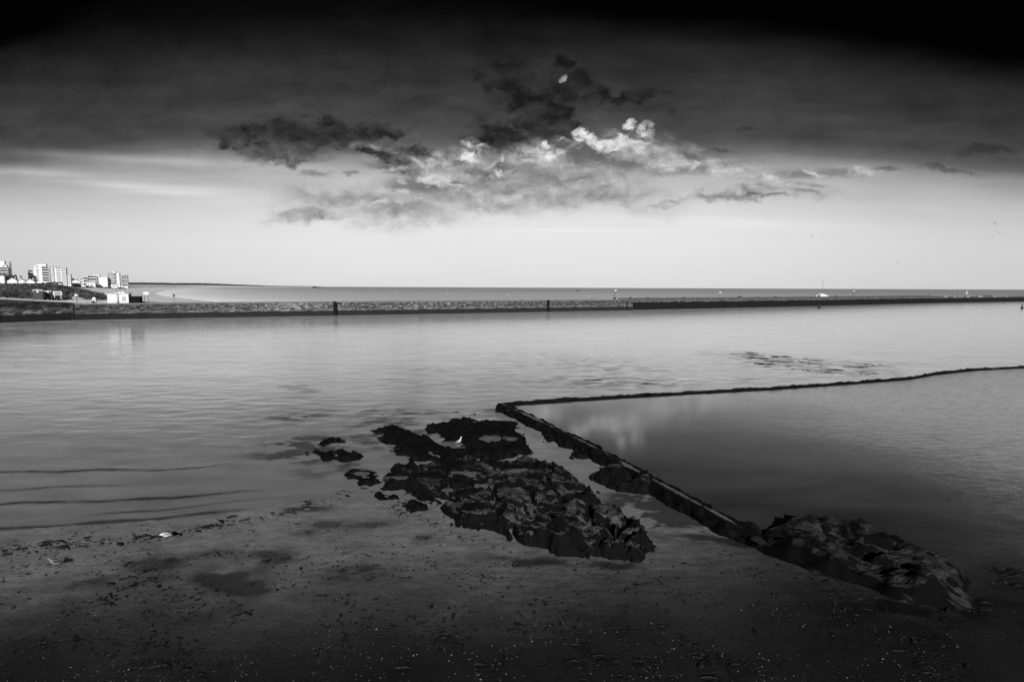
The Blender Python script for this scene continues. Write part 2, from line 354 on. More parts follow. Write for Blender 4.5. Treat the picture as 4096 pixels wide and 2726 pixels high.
# ------------------------------------------------------------------ object helpers
def tag(o, label=None, cat=None, group=None, kind=None):
    for k, v in (('label', label), ('category', cat), ('group', group), ('kind', kind)):
        if v: o[k] = v
    return o
def link(name, me, mat, parent=None, smooth=False):
    o = bpy.data.objects.new(name, me); COL.objects.link(o)
    if mat is not None: me.materials.append(mat)
    if smooth: me.polygons.foreach_set('use_smooth', [True]*len(me.polygons))
    if parent is not None: o.parent = parent
    return o
def empty(name, loc, rz=0.0, label=None, cat=None, group=None):
    o = bpy.data.objects.new(name, None); COL.objects.link(o); o.location = loc; o.rotation_euler = (0, 0, rz); o.empty_display_size = .3
    return tag(o, label, cat, group)
def gridmesh(name, Xg, Yg, Zg, keep=None, attrs=None):
    ny, nx = Xg.shape; co = np.stack([Xg, Yg, Zg], -1).reshape(-1, 3)
    idx = np.arange(ny*nx).reshape(ny, nx)
    q = np.stack([idx[:-1, :-1], idx[:-1, 1:], idx[1:, 1:], idx[1:, :-1]], -1).reshape(-1, 4)
    if keep is not None:
        k = keep.reshape(-1); q = q[k[q].any(1)]
        used = np.zeros(len(co), bool); used[q.reshape(-1)] = True; mp = np.cumsum(used)-1; q = mp[q]; co = co[used]
    else: used = slice(None)
    me = bpy.data.meshes.new(name); me.vertices.add(len(co)); me.vertices.foreach_set('co', co.astype(np.float32).reshape(-1))
    me.loops.add(len(q)*4); me.loops.foreach_set('vertex_index', q.reshape(-1).astype(np.int32))
    me.polygons.add(len(q)); me.polygons.foreach_set('loop_start', np.arange(0, len(q)*4, 4, dtype=np.int32)); me.polygons.foreach_set('loop_total', np.full(len(q), 4, np.int32))
    me.update(calc_edges=True)
    for k, a in (attrs or {}).items():
        at_ = me.attributes.new(k, 'FLOAT', 'POINT'); at_.data.foreach_set('value', np.asarray(a, float).reshape(-1)[used].astype(np.float32))
    me.polygons.foreach_set('use_smooth', [True]*len(me.polygons))
    return me
class MB:
    def __init__(s): s.v, s.f = [], []
    def add(s, vs, fs):
        o = len(s.v); s.v += [tuple(v) for v in vs]; s.f += [tuple(i+o for i in f) for f in fs]; return s
    def box(s, x0, x1, y0, y1, z0, z1, taper=0.0):
        t = taper
        return s.add([(x0, y0, z0), (x1, y0, z0), (x1, y1, z0), (x0, y1, z0), (x0+t, y0+t, z1), (x1-t, y0+t, z1), (x1-t, y1-t, z1), (x0+t, y1-t, z1)],
                     [(0, 3, 2, 1), (4, 5, 6, 7), (0, 1, 5, 4), (1, 2, 6, 5), (2, 3, 7, 6), (3, 0, 4, 7)])
    def gable(s, x0, x1, y0, y1, z0, z1, along='y'):
        if along == 'y': xm = (x0+x1)/2; vs = [(x0, y0, z0), (x1, y0, z0), (xm, y0, z1), (x0, y1, z0), (x1, y1, z0), (xm, y1, z1)]
        else: ym = (y0+y1)/2; vs = [(x1, y0, z0), (x1, y1, z0), (x1, ym, z1), (x0, y0, z0), (x0, y1, z0), (x0, ym, z1)]
        return s.add(vs, [(0, 1, 2), (3, 5, 4), (0, 3, 4, 1), (1, 4, 5, 2), (2, 5, 3, 0)])
    def tube(s, pts, rad, n=8, cap=True):
        pts = [Vector(p) for p in pts]; rad = rad if isinstance(rad, (list, tuple)) else [rad]*len(pts); base = len(s.v); vs = []; fs = []
        for i, p in enumerate(pts):
            d = (pts[min(i+1, len(pts)-1)]-pts[max(i-1, 0)]).normalized(); a = d.cross(Vector((0, 0, 1)))
            if a.length < 1e-3: a = Vector((1, 0, 0))
            a.normalize(); c = d.cross(a)
            for k in range(n): th = 2*math.pi*k/n; vs.append(p+(a*math.cos(th)+c*math.sin(th))*rad[i])
        for i in range(len(pts)-1):
            for k in range(n): fs.append((i*n+k, i*n+(k+1) % n, (i+1)*n+(k+1) % n, (i+1)*n+k))
        if cap: fs += [tuple(range(n))[::-1], tuple((len(pts)-1)*n+k for k in range(n))]
        return s.add(vs, fs)
    def loft(s, rings, n=12):          # rings: (x, z, ry, rz) ellipses along local x
        vs, fs = [], []
        for (x, z, ry, rz) in rings:
            for k in range(n): th = 2*math.pi*k/n; vs.append((x, ry*math.cos(th), z+rz*math.sin(th)))
        for i in range(len(rings)-1):
            for k in range(n): fs.append((i*n+k, i*n+(k+1) % n, (i+1)*n+(k+1) % n, (i+1)*n+k))
        fs += [tuple(range(n))[::-1], tuple((len(rings)-1)*n+k for k in range(n))]
        return s.add(vs, fs)
    def build(s, name, mat, parent=None, smooth=False, bevel=0):
        me = bpy.data.meshes.new(name); me.from_pydata(s.v, [], s.f)
        bm = bmesh.new(); bm.from_mesh(me); bmesh.ops.recalc_face_normals(bm, faces=bm.faces)
        if bevel: bmesh.ops.bevel(bm, geom=bm.edges[:], offset=bevel, segments=1, affect='EDGES')
        bm.to_mesh(me); bm.free(); me.update()
        return link(name, me, mat, parent, smooth)
def copy_tree(o, parent=None):
    c = o.copy(); COL.objects.link(c)
    if parent is not None: c.parent = parent
    for ch in [q for q in bpy.data.objects if q.parent == o and q != c]: copy_tree(ch, c)
    return c
# ------------------------------------------------------------------ foreground sand
ctrl = [(-900, 2240, 0), (0, 2130, 0), (600, 2088, 0), (1150, 2028, 0), (1400, 1960, -.02), (1700, 1930, -.05), (2000, 1960, -.03), (2420, 2085, -.03), (2700, 2112, .0), (2900, 2118, .02), (3000, 2150, .12),
        (2200, 2200, .12), (2600, 2240, .16), (3000, 2230, .22), (3500, 2360, .34), (3850, 2450, .42), (3930, 2310, .45), (4096, 2282, .42), (4600, 2300, .42), (5200, 2320, .45), (4096, 2400, .52),
        (0, 2726, .5), (1000, 2726, .52), (2048, 2726, .56), (3000, 2726, .62), (4096, 2726, .68), (-1200, 2726, .5), (5200, 2726, .75), (1000, 2300, .2), (0, 2350, .2), (2048, 2400, .28),
        (2300, 1620, -.5), (3100, 1950, -.05), (3500, 2050, .1), (4096, 1750, -.4), (4096, 2150, .25), (3000, 1700, -.5), (0, 1700, -.7), (1000, 1700, -.4), (1000, 1900, -.12), (0, 1950, -.25), (2400, 1900, -.06), (2200, 1760, -.1), (1800, 1650, -.3), (2600, 2040, -.10), (2500, 1400, -1), (500, 1450, -1.2)]
cp = np.array([[*gp(u, v, z)[:2], z] for u, v, z in ctrl])
def rbf_fit(P, z):
    d = np.hypot(P[:, None, 0]-P[None, :, 0], P[:, None, 1]-P[None, :, 1]); n = len(P)
    K = np.zeros((n+3, n+3)); K[:n, :n] = -d; K[:n, n] = 1; K[:n, n+1:] = P[:, :2]; K[n, :n] = 1; K[n+1:, :n] = P[:, :2].T
    return np.linalg.solve(K, np.concatenate([z, [0, 0, 0]]))
wts = rbf_fit(cp, cp[:, 2])
def zsand0(x, y):
    x = np.asarray(x, float); y = np.asarray(y, float); r = wts[len(cp)]+wts[len(cp)+1]*x+wts[len(cp)+2]*y
    for i in range(len(cp)): r = r-wts[i]*np.hypot(x-cp[i, 0], y-cp[i, 1])
    return np.clip(r, -1.5, 1.2)
# shallow hollows and dark damp patches (pixel ellipses -> ground)
damp = [(640, 2245, 120, 34, .5), (860, 2205, 80, 20, .3), (900, 2318, 120, 34, .8), (1010, 2358, 100, 28, .6), (1420, 2290, 130, 30, .5), (1210, 2112, 60, 16, .4), (1070, 2222, 110, 30, .45), (300, 2330, 120, 30, .3), (1300, 2080, 90, 16, .35), (1240, 2015, 80, 12, .5), (1500, 2075, 110, 18, .4), (2450, 2255, 90, 18, .45), (2850, 2130, 160, 18, .5), (3000, 2160, 90, 20, .5), (3650, 2440, 260, 40, .5), (1700, 2140, 60, 20, .3), (2050, 2235, 200, 22, .45), (3950, 2500, 200, 40, .3), (700, 2480, 300, 30, .15), (2300, 2500, 400, 40, .15)]
def dampf(x, y):
    r = 0
    for u, v, su, sv, a in damp:
        c = gp(u, v, .2); ex = (gp(u+su, v, .2)-c).length; ey = (gp(u, v-sv, .2)-gp(u, v+sv, .2)).length/2
        r = r+a*np.exp(-((x-c.x)/ex)**2-((y-c.y)/ey)**2)
    return r
def zsand(x, y): return zsand0(x, y)+fbm(x, y, 4, .35, 2)*.018+fbm(x, np.asarray(y)*2.2, 3, 1.6, 5)*.006-.035*dampf(x, y)
gx = np.concatenate([np.linspace(-70, -20, 90)[:-1], np.linspace(-20, 22, 560), np.linspace(22, 80, 100)[1:]])
gy = np.concatenate([np.linspace(-15, 8, 20)[:-1], np.linspace(8, 26, 300), 26*np.geomspace(1, 4.2, 150)[1:]])
XG, YG = np.meshgrid(gx, gy); D_ = dampf(XG, YG)
wetv = D_*np.clip(2.5+fbm(XG, YG*1.4, 5, 1.0, 21, .62)*2.6, .2, 4.5)+sst(.25, .7, fbm(XG, YG*1.6, 4, .22, 9))*.3
shine_tone = np.clip((.56-zsand0(XG, YG)-fbm(XG, YG, 3, .3, 4)*.05)/.56, 0, 1)**2*(.55+.45*sst(8.5, -2, XG))
me = gridmesh('sand', XG, YG, zsand(XG, YG), attrs={'wet': wetv, 'shine_tone': shine_tone})
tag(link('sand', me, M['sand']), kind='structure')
# ------------------------------------------------------------------ harbour lines
wall_px = [(-700, 1325), (-300, 1304), (275, 1280), (900, 1269), (1500, 1259), (2514, 1240.5)]
brk_px = [(2514, 1239.5), (3300, 1223), (3700, 1212), (4096, 1205), (4700, 1196)]
WL = np.array([gp(u, v, 0)[:2] for u, v in wall_px]); BL = np.array([gp(u, v, 0)[:2] for u, v in brk_px])
LINE = np.vstack([WL, BL[1:]]); _i = np.arange(len(LINE)); _t = np.linspace(0, len(LINE)-1, 60*(len(LINE)-1)+1); LINE = np.stack([np.interp(_t, _i, LINE[:, 0]), np.interp(_t, _i, LINE[:, 1])], 1)
ang = LINE[:, 0]/LINE[:, 1]
def Yline(a): return np.interp(a, ang, LINE[:, 1])
# ------------------------------------------------------------------ channel water (fine mesh, real wave ridges near the shore)
rows = np.concatenate([np.linspace(0, 1, 700)**1.6]); cols = np.linspace(-1.6, 1.6, 620)
AA, TT = np.meshgrid(cols, rows); Y1 = Yline(AA)+2.0; YY = 13+(Y1-13)*TT; XX = AA*YY
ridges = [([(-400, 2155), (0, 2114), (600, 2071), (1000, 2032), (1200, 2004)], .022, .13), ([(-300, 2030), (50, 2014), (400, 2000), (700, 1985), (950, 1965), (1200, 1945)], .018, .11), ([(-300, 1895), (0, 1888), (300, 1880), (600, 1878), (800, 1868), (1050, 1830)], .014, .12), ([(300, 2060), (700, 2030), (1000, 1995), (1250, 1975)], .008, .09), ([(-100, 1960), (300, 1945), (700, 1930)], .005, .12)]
ZW = fbm(XX, YY*2.2, 3, .5, 3)*.012*sst(15, 30, YY)
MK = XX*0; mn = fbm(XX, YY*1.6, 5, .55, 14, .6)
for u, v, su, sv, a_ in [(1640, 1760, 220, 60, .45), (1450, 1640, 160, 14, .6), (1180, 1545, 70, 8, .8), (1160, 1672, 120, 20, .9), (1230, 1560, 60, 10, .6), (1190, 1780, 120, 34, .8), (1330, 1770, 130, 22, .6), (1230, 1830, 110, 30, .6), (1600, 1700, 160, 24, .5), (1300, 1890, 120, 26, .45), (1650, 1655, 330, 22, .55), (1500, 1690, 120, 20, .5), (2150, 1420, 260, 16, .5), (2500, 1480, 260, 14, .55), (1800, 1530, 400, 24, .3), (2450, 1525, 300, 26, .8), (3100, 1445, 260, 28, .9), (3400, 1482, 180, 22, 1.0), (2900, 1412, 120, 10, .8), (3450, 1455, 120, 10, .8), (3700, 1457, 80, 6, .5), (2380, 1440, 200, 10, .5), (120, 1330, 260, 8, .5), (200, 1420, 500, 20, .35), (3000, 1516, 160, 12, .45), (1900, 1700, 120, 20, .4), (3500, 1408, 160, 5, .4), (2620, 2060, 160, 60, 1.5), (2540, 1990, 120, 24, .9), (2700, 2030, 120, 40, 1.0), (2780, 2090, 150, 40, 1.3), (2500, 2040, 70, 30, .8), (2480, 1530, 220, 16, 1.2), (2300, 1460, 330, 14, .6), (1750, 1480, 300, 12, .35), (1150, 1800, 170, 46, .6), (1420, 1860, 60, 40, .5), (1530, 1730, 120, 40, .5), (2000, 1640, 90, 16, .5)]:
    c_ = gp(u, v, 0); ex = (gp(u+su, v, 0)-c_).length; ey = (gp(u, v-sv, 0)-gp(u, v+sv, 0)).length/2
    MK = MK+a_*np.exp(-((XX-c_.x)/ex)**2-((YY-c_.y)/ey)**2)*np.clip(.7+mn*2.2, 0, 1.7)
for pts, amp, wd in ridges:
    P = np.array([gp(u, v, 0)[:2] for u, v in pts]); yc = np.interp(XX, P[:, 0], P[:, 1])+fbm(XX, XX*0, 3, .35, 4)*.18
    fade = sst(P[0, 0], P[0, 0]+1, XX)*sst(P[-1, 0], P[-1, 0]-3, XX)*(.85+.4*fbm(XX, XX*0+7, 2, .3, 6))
    dd = YY-yc; MK += fade*np.exp(-((dd+wd*.4)/(wd*1.0))**2)*(amp/.022)**.5*1.5*np.clip(1+fbm(XX, YY, 3, 1.5, 8)*.35, .5, 1.3); ZW += amp*fade*np.where(dd < 0, np.exp(-(dd/(wd*.55))**2), np.exp(-(dd/(wd*3.5))**2))  # shade of the wave fronts painted into the colour mask along each ridge
tag(link('channel_water', gridmesh('channel_water', XX, YY, ZW, attrs={'murk_and_shade': MK}), M['channel']), kind='structure')
# sea beyond
xs = np.array([]); trow = np.concatenate([[0], np.geomspace(3, 45000, 160)])
AA, TT = np.meshgrid(np.linspace(-2.2, 1.7, 240), trow); YY = Yline(AA)+2.0+TT; XX = AA*YY
XW_Y = np.array([100, 155, 270, 308, 412, 596, 1040, 2160, 4800, 9000]); XW_X = np.array([-40, -72, -146, -178, -266, -394, -658, -1200, -2330, -4900])
_ly = np.linspace(math.log(60), math.log(9000), 400); _lx = np.interp(_ly, np.log(XW_Y), XW_X/XW_Y); _kk = np.hanning(45); _kk /= _kk.sum(); _lx = np.convolve(np.pad(_lx, 22, mode='edge'), _kk, 'valid')
def xw(Y): return np.interp(np.log(np.maximum(Y, 60)), _ly, _lx)*Y
shoal = np.exp(-np.clip(XX-xw(YY), 0, 1e9)/(18+YY*.11))*sst(2500, 900, YY)
tag(link('sea', gridmesh('sea', XX, YY, YY*0, attrs={'shoal': shoal}), M['sea']), kind='structure')
# land behind the wall: quay apron, dune, beach, coastal plain
acol = np.concatenate([np.linspace(-2.2, -.98, 40)[:-1], np.linspace(-.98, -.35, 420)]); trow = np.concatenate([np.linspace(0, 150, 230), 150+np.geomspace(3, 9000, 140)])
AA, TT = np.meshgrid(acol, trow); YY = Yline(AA)+1.2+TT; XX = AA*YY; UU = 2048+AA*2150
d = xw(YY)-XX
base = np.where(d > 0, 7.6*(1-np.exp(-d/75)), .02*d)
base = base+np.where(d > 0, fbm(XX, YY, 4, .02, 1)*.35*np.clip(d/60, 0, 1), 0)
wa = sst(30, 14, TT)*sst(720, 600, UU); zap = 3.83+np.clip((275-UU)/275, 0, 2)*.95+np.clip(TT, 0, 25)*.018
z = base*(1-wa)+zap*wa
dw = sst(17, 75, TT)*sst(330, 260, TT)*sst(432, 215, UU+fbm(XX, YY, 3, .03, 8)*25)
z = z+(8.05-z)*dw*(1+fbm(XX, YY, 4, .05, 5)*.10)+fbm(XX, YY, 4, .12, 6)*.35*sst(14, 30, TT)*sst(480, 380, UU)
veg = sst(12, 26, TT+fbm(XX, YY, 3, .06, 3)*9)*sst(440, 330, UU)*1.05*sst(210, 160, TT)
sandy = np.exp(-((UU-330)/62)**2)*sst(60, 25, TT); veg = veg*(1-sandy*.85)
veg = np.maximum(veg, .52*sst(150, 260, TT)*sst(700, 560, UU)*sst(40, 90, d)); veg = np.where(TT > 400, .52*sst(30, 90, d), veg)
tag(link('dune_beach', gridmesh('dune_beach', XX, YY, z, attrs={'veg': veg}), M['land']), kind='structure')
_LA, _LT, _LZ = acol, trow, z
def landz(x, y):
    a = x/y; t = y-float(Yline(a))-1.2
    i = int(np.clip(np.searchsorted(acol, a)-1, 0, len(acol)-2)); j = int(np.clip(np.searchsorted(trow, t)-1, 0, len(trow)-2)); return float(z_land[j, i])
z_land = z
# ------------------------------------------------------------------ seawater pool and its wall
leg1 = [(3030, 2142), (2990, 2118), (2700, 1962), (2380, 1790), (2150, 1676), (2003, 1612)]
leg2 = [(2003, 1612), (2300, 1592), (2700, 1568), (3100, 1547), (3430, 1524), (3640, 1508), (3740, 1490), (3900, 1473), (4096, 1463), (4800, 1452)]
def sweep(name, px, ztop, zbot, wid, seed, n_along, mat, cell=.09):
    P = np.array([gp(u, v, ztop)[:2] for u, v in px]); L = np.concatenate([[0], np.cumsum(np.hypot(*np.diff(P, axis=0).T))])
    n = int(L[-1]/cell); s = np.linspace(0, L[-1], n); cx, cy = np.interp(s, L, P[:, 0]), np.interp(s, L, P[:, 1])
    k = np.ones(9)/9; cx[5:-5] = np.convolve(cx, k, 'same')[5:-5]; cy[5:-5] = np.convolve(cy, k, 'same')[5:-5]
    tx, ty = np.gradient(cx), np.gradient(cy); q = np.hypot(tx, ty); nx, ny = -ty/q, tx/q
    prof = np.array([(-.95, zbot-.25), (-.80, zbot), (-.68, zbot+(ztop-zbot)*.5), (-.60, ztop-.12), (-.5, ztop-.02), (-.38, ztop+.01), (-.25, ztop), (-.12, ztop), (0, ztop), (.12, ztop), (.25, ztop), (.38, ztop+.03), (.5, ztop), (.58, ztop-.12), (.66, ztop-.3), (.8, zbot-.2)])
    pp = np.linspace(0, len(prof)-1, 40); po, pz = np.interp(pp, range(len(prof)), prof[:, 0]), np.interp(pp, range(len(prof)), prof[:, 1])
    Sg, O = np.meshgrid(s, po, indexing='ij'); Z = np.tile(pz, (n, 1))
    nz = fbm(Sg, O*2.0+Z*2.5, 5, 1.1, seed, .6)
    edge = 1-np.exp(-(O/.42)**4)
    O2 = O*wid*(1+.10*fbm(Sg, Sg*0, 2, .25, seed+3))+(nz*.13+ridged(Sg, O*2+Z*6, 4, 1.3, seed+8)*.08-.04)*edge*np.sign(O); Z2 = Z+nz*.07*edge-.13*edge*sst(.25, .7, fbm(Sg, O*.0+np.sign(O)*3, 3, .55, seed+7))+fbm(Sg, O*2, 3, 2.5, seed+1)*.03*(edge+.2)+fbm(Sg, Sg*0+3, 3, .15, seed+2)*.035
    Xg = cx[:, None]+nx[:, None]*O2; Yg = cy[:, None]+ny[:, None]*O2
    top = np.exp(-(O/.30)**2)*(Z > ztop-.1)
    me = gridmesh(name, Xg, Yg, Z2, attrs={'top': top}); return me
pw = empty('pool_wall', gp(2003, 1612, .4), 0, 'low black seaweed covered wall bending round the still bathing pool', 'wall')
def under(o, par): o.parent = par; o.matrix_parent_inverse = par.matrix_world.inverted(); return o
bpy.context.view_layer.update()
a = link('near_wall', sweep('near_wall', leg1, .46, 0, .50, 1, 0, M['poolwall']), M['poolwall']); b_ = link('far_wall', sweep('far_wall', leg2, .46, 0, .30, 5, 0, M['poolwall'], .12), M['poolwall'])
under(a, pw); under(b_, pw)
POOLZ = .34
pp = [(3045, 2148), (2700, 1962), (2380, 1790), (2150, 1676), (2003, 1612), (2300, 1592), (2700, 1568), (3100, 1547), (3430, 1524), (3640, 1508), (3740, 1490), (3900, 1473), (4096, 1463), (4800, 1452), (6200, 1500), (6200, 2420), (4400, 2400), (3900, 2370), (3500, 2230), (3200, 2150)]
poly = [gp(u, v, POOLZ if i > 13 else .58) for i, (u, v) in enumerate(pp)]
for q in poly: q.z = POOLZ
me = bpy.data.meshes.new('pool_water'); bm = bmesh.new(); f = bm.faces.new([bm.verts.new(q) for q in poly]); bmesh.ops.triangulate(bm, faces=[f]); bmesh.ops.recalc_face_normals(bm, faces=bm.faces)
for f in bm.faces:
    if f.normal.z < 0: f.normal_flip()
bm.to_mesh(me); bm.free(); tag(link('pool_water', me, M['pool']), kind='structure')
# ------------------------------------------------------------------ rocks
def r7(l): return [(1100+.679*x, 1500+.679*y) for x, y in l]
def r8(l): return [(2400+.72*x, 1800+.72*y) for x, y in l]
def sdist(Xg, Yg, P):
    n = len(P); dm = np.full(Xg.shape, 1e9); ins = np.zeros(Xg.shape, bool)
    for i in range(n):
        ax, ay = P[i]; bx, by = P[(i+1) % n]; ex, ey = bx-ax, by-ay
        t = np.clip(((Xg-ax)*ex+(Yg-ay)*ey)/(ex*ex+ey*ey), 0, 1); dm = np.minimum(dm, np.hypot(Xg-ax-t*ex, Yg-ay-t*ey))
        c = (ay > Yg) != (by > Yg)
        with np.errstate(all='ignore'): c &= Xg < (bx-ax)*(Yg-ay)/(by-ay)+ax
        ins ^= c
    return np.where(ins, dm, -dm)
def rock(name, label, px, z0, H, edge, res, seed, weed, mat='rock', strat=(-42, .16), rough=.25, pools=(), crack=.35, blk=.6, wob=.34, cat='rock', group=None):
    P = np.array([gp(u, v, z0)[:2] for u, v in px]); x0, y0 = P.min(0)-.5; x1, y1 = P.max(0)+.5
    Xg, Yg = np.meshgrid(np.arange(x0, x1, res), np.arange(y0, y1, res))
    s = sdist(Xg, Yg, P)+fbm(Xg, Yg, 2 if mat == 'rock2' else 5, 1.0, seed, .42 if mat == 'rock2' else .58)*wob
    core = sst(-.03, edge, s)
    h = H(Xg, Yg) if callable(H) else H+Xg*0
    a = R(strat[0]); xr, yr = Xg*math.cos(a)+Yg*math.sin(a), -Xg*math.sin(a)+Yg*math.cos(a)
    str_ = ridged(xr*.3, yr*1.5+fbm(Xg, Yg, 3, .6, seed)*.3, 5, 1.0, seed+2)-.5
    d1, d2, hid = worley(xr*.55+fbm(Xg, Yg, 2, .8, seed)*.3, yr, .85, seed)
    blocks = (hid-.4)*.5-crack*np.exp(-((d2-d1)/.10)**2)
    zz = z0-.12+core*h*(.66+.55*fbm(Xg, Yg, 3, .5, seed+1)+blocks*blk)+core*(str_*strat[1]*2.2+fbm(xr*.55, yr*1.4, 5, 1.6, seed+4, .6)*rough*.34+ridged(xr*.5, yr*1.6, 4, 3.2, seed+6)*.07)+.10*sst(-.15, .1, s)
    pl = 0
    for u, v, su, sv, zp in pools:
        c = gp(u, v, zp); ex = (gp(u+su, v, zp)-c).length; ey = (gp(u, v-sv, zp)-gp(u, v+sv, zp)).length/2
        r = np.sqrt(((Xg-c.x)/ex)**2+((Yg-c.y)/ey)**2)+fbm(Xg, Yg, 4, 2.2, seed+9)*.35
        k = sst(1.25, .75, r); zz = zz*(1-k)+np.minimum(zz, zp-.07)*k; k2 = sst(1.5, 1.1, r)*(1-k)*.8; zz = zz*(1-k2)+np.maximum(np.minimum(zz, zp+.12), zp+.02)*k2
    wd = weed(Xg, Yg) if callable(weed) else weed+Xg*0
    o = link(name, gridmesh(name, Xg, Yg, zz, keep=s > -.12, attrs={'weed': wd, 'low': sst(.6, .12, s+fbm(Xg, Yg, 3, .8, seed+5)*.25)}), M[mat]); c = P.mean(0)
    return tag(o, label, cat, group)
poolsC = [(2040, 1752, 50, 14, .10), (1862, 1893, 60, 13, .14), (1790, 1960, 22, 7, .2), (2080, 1882, 45, 9, .2), (1935, 1950, 40, 16, .2), (1960, 2010, 18, 8, .25), (1600, 1910, 60, 7, .1)]
def HC(x, y):
    g0 = gp(1750, 1850, 0); g1 = gp(2450, 2150, 0); t = ((x-g0.x)*(g1.x-g0.x)+(y-g0.y)*(g1.y-g0.y))/((g1.x-g0.x)**2+(g1.y-g0.y)**2)
    return .17+.58*np.clip(t, 0, 1.1)**1.2
def WC(x, y):
    g0 = gp(1900, 1780, 0); g1 = gp(2400, 2150, 0); t = ((x-g0.x)*(g1.x-g0.x)+(y-g0.y)*(g1.y-g0.y))/((g1.x-g0.x)**2+(g1.y-g0.y)**2)
    return .80-.50*np.clip(t, 0, 1)
rock('rock_outcrop', 'large dark layered outcrop with tide pools between the sand and the pool wall', r7([(630, 600), (690, 545), (800, 520), (950, 520), (1100, 490), (1300, 500), (1500, 500), (1640, 530), (1700, 590), (1800, 650), (1900, 720), (1990, 790), (2090, 850), (2170, 910), (2235, 975), (2255, 1040), (2225, 1100), (2140, 1140), (1950, 1125), (1750, 1110), (1550, 1060), (1400, 1010), (1250, 945), (1100, 915), (1000, 860), (900, 750), (760, 700), (600, 665), (620, 630)]), .0, HC, .50, .035, 11, WC, pools=poolsC, crack=1.0, wob=.36)
rock('weed_ledge', 'flat ledge of black seaweed reaching out to the left in the shallows', r7([(570, 318), (700, 310), (800, 335), (900, 370), (1060, 435), (1180, 450), (1150, 500), (900, 520), (790, 505), (700, 450), (620, 380)]), 0, .16, .4, .045, 21, 1.3, cat='seaweed ledge')
rock('weed_ledge', 'broad flat black seaweed ledge on which the white gull stands', r7([(880, 298), (1000, 275), (1110, 250), (1280, 275), (1400, 275), (1450, 315), (1470, 360), (1500, 415), (1535, 460), (1450, 490), (1300, 510), (1150, 500), (1060, 460), (1090, 430), (960, 375)]), 0, .17, .4, .045, 31, 1.25, pools=[(1962, 1753, 46, 13, .12), (1812, 1774, 42, 10, .06), (1883, 1722, 12, 3, .15), (1715, 1812, 14, 6, .1)], cat='seaweed ledge')
rock('low_rock', 'small flat weed patch standing alone left of the ledges', r7([(180, 458), (370, 440), (520, 467), (500, 500), (400, 515), (230, 500)]), 0, .16, .4, .05, 41, 1.2, wob=.35)
rock('low_rock', 'ragged low rock with a pale puddle near the edge of the beach', r7([(400, 552), (480, 545), (600, 590), (640, 640), (590, 650), (500, 645), (420, 610)]), 0, .18, .35, .045, 42, .9, wob=.3, pools=[(1440, 1893, 36, 7, .06)])
rock('weedy_boulder', 'black weed clump spreading from the middle of the near pool wall', r7([(1560, 345), (1680, 355), (1900, 450), (2040, 530), (1940, 510), (1800, 500), (1745, 470), (1760, 440), (1620, 405)]), 0, .35, .3, .045, 51, 1.2)
rock('weedy_boulder', 'small black weed tongue in the wet channel beside the pool wall', r7([(1860, 515), (1950, 502), (2030, 545), (1940, 535)]), 0, .2, .25, .045, 52, 1.1)
rock('boulder', 'rounded grey topped boulder lying against the pool wall', r7([(1880, 600), (1950, 560), (2100, 585), (2250, 650), (2310, 690), (2250, 705), (2100, 695), (1960, 660), (1900, 635)]), 0, .55, .4, .035, 61, lambda x, y: .45+x*0)
rock('boulder', 'small dark stone in the wet sand left of the pool wall', r7([(1700, 488), (1740, 482), (1790, 492), (1760, 502), (1710, 500)]), 0, .12, .2, .04, 62, 1.)
rock('weedy_boulder', 'black weed covered lump plugging the gap between pool wall and rock ridge', [(2955, 2128), (3010, 2108), (3070, 2125), (3090, 2160), (3060, 2192), (3000, 2180)], .1, .34, .3, .035, 81, 1.2)
rock('low_rock', 'flat heap of weed on the sand at the left foot of the large outcrop', r7([(620, 705), (740, 700), (860, 745), (880, 790), (800, 800), (720, 760)]), .02, .14, .4, .045, 82, 1.2, wob=.45)
rock('low_rock', 'thin black weed mat lying in the shallows above the lone weed patch', r7([(250, 395), (330, 380), (400, 395), (360, 415), (280, 412)]), 0, .07, .4, .05, 83, 1.2, wob=.5)
def HR(x, y):
    g0 = gp(3020, 2140, 0); g1 = gp(3850, 2400, 0.3); t = ((x-g0.x)*(g1.x-g0.x)+(y-g0.y)*(g1.y-g0.y))/((g1.x-g0.x)**2+(g1.y-g0.y)**2)
    return .66+.20*np.clip(t, 0, 1)
rock('rock_ridge', 'long layered rock ridge rising where the pool wall meets the sand', r8([(870, 470), (920, 440), (1010, 410), (1150, 420), (1280, 440), (1400, 460), (1550, 510), (1650, 560), (1800, 610), (1920, 650), (2040, 710), (2100, 790), (2150, 860), (2200, 910), (2130, 945), (1960, 935), (1720, 885), (1550, 825), (1400, 745), (1250, 712), (1180, 685), (1000, 600), (900, 540), (860, 510)]), .3, HR, .85, .03, 71, lambda x, y: .36+x*0, 'rock2', (-42, .17), .14, blk=.22, wob=.22)
# perched pool sheets (only seen where the rock dips below them)
for i, (u, v, su, sv, zp) in enumerate(poolsC[:]+[(1962, 1753, 46, 13, .12), (1812, 1774, 42, 10, .06), (1883, 1722, 12, 3, .15), (1715, 1812, 14, 6, .1), (1440, 1893, 36, 7, .06)]):
    c = gp(u, v, zp); ex = (gp(u+su, v, zp)-c).length; ey = (gp(u, v-sv, zp)-gp(u, v+sv, zp)).length/2
    me = bpy.data.meshes.new('tide_pool'); bm = bmesh.new(); bm.faces.new([bm.verts.new((c.x+ex*q_*math.cos(t*.1571), c.y+ey*q_*math.sin(t*.1571), zp)) for t in range(40) for q_ in [1.12*(1+.35*float(fbm(np.array([math.cos(t*.1571)*1.6+i*3.]), np.array([math.sin(t*.1571)*1.6]), 3, 1., 2)[0]))]]); bm.to_mesh(me); bm.free()
    tag(link('tide_pool', me, M['still']), kind='structure')
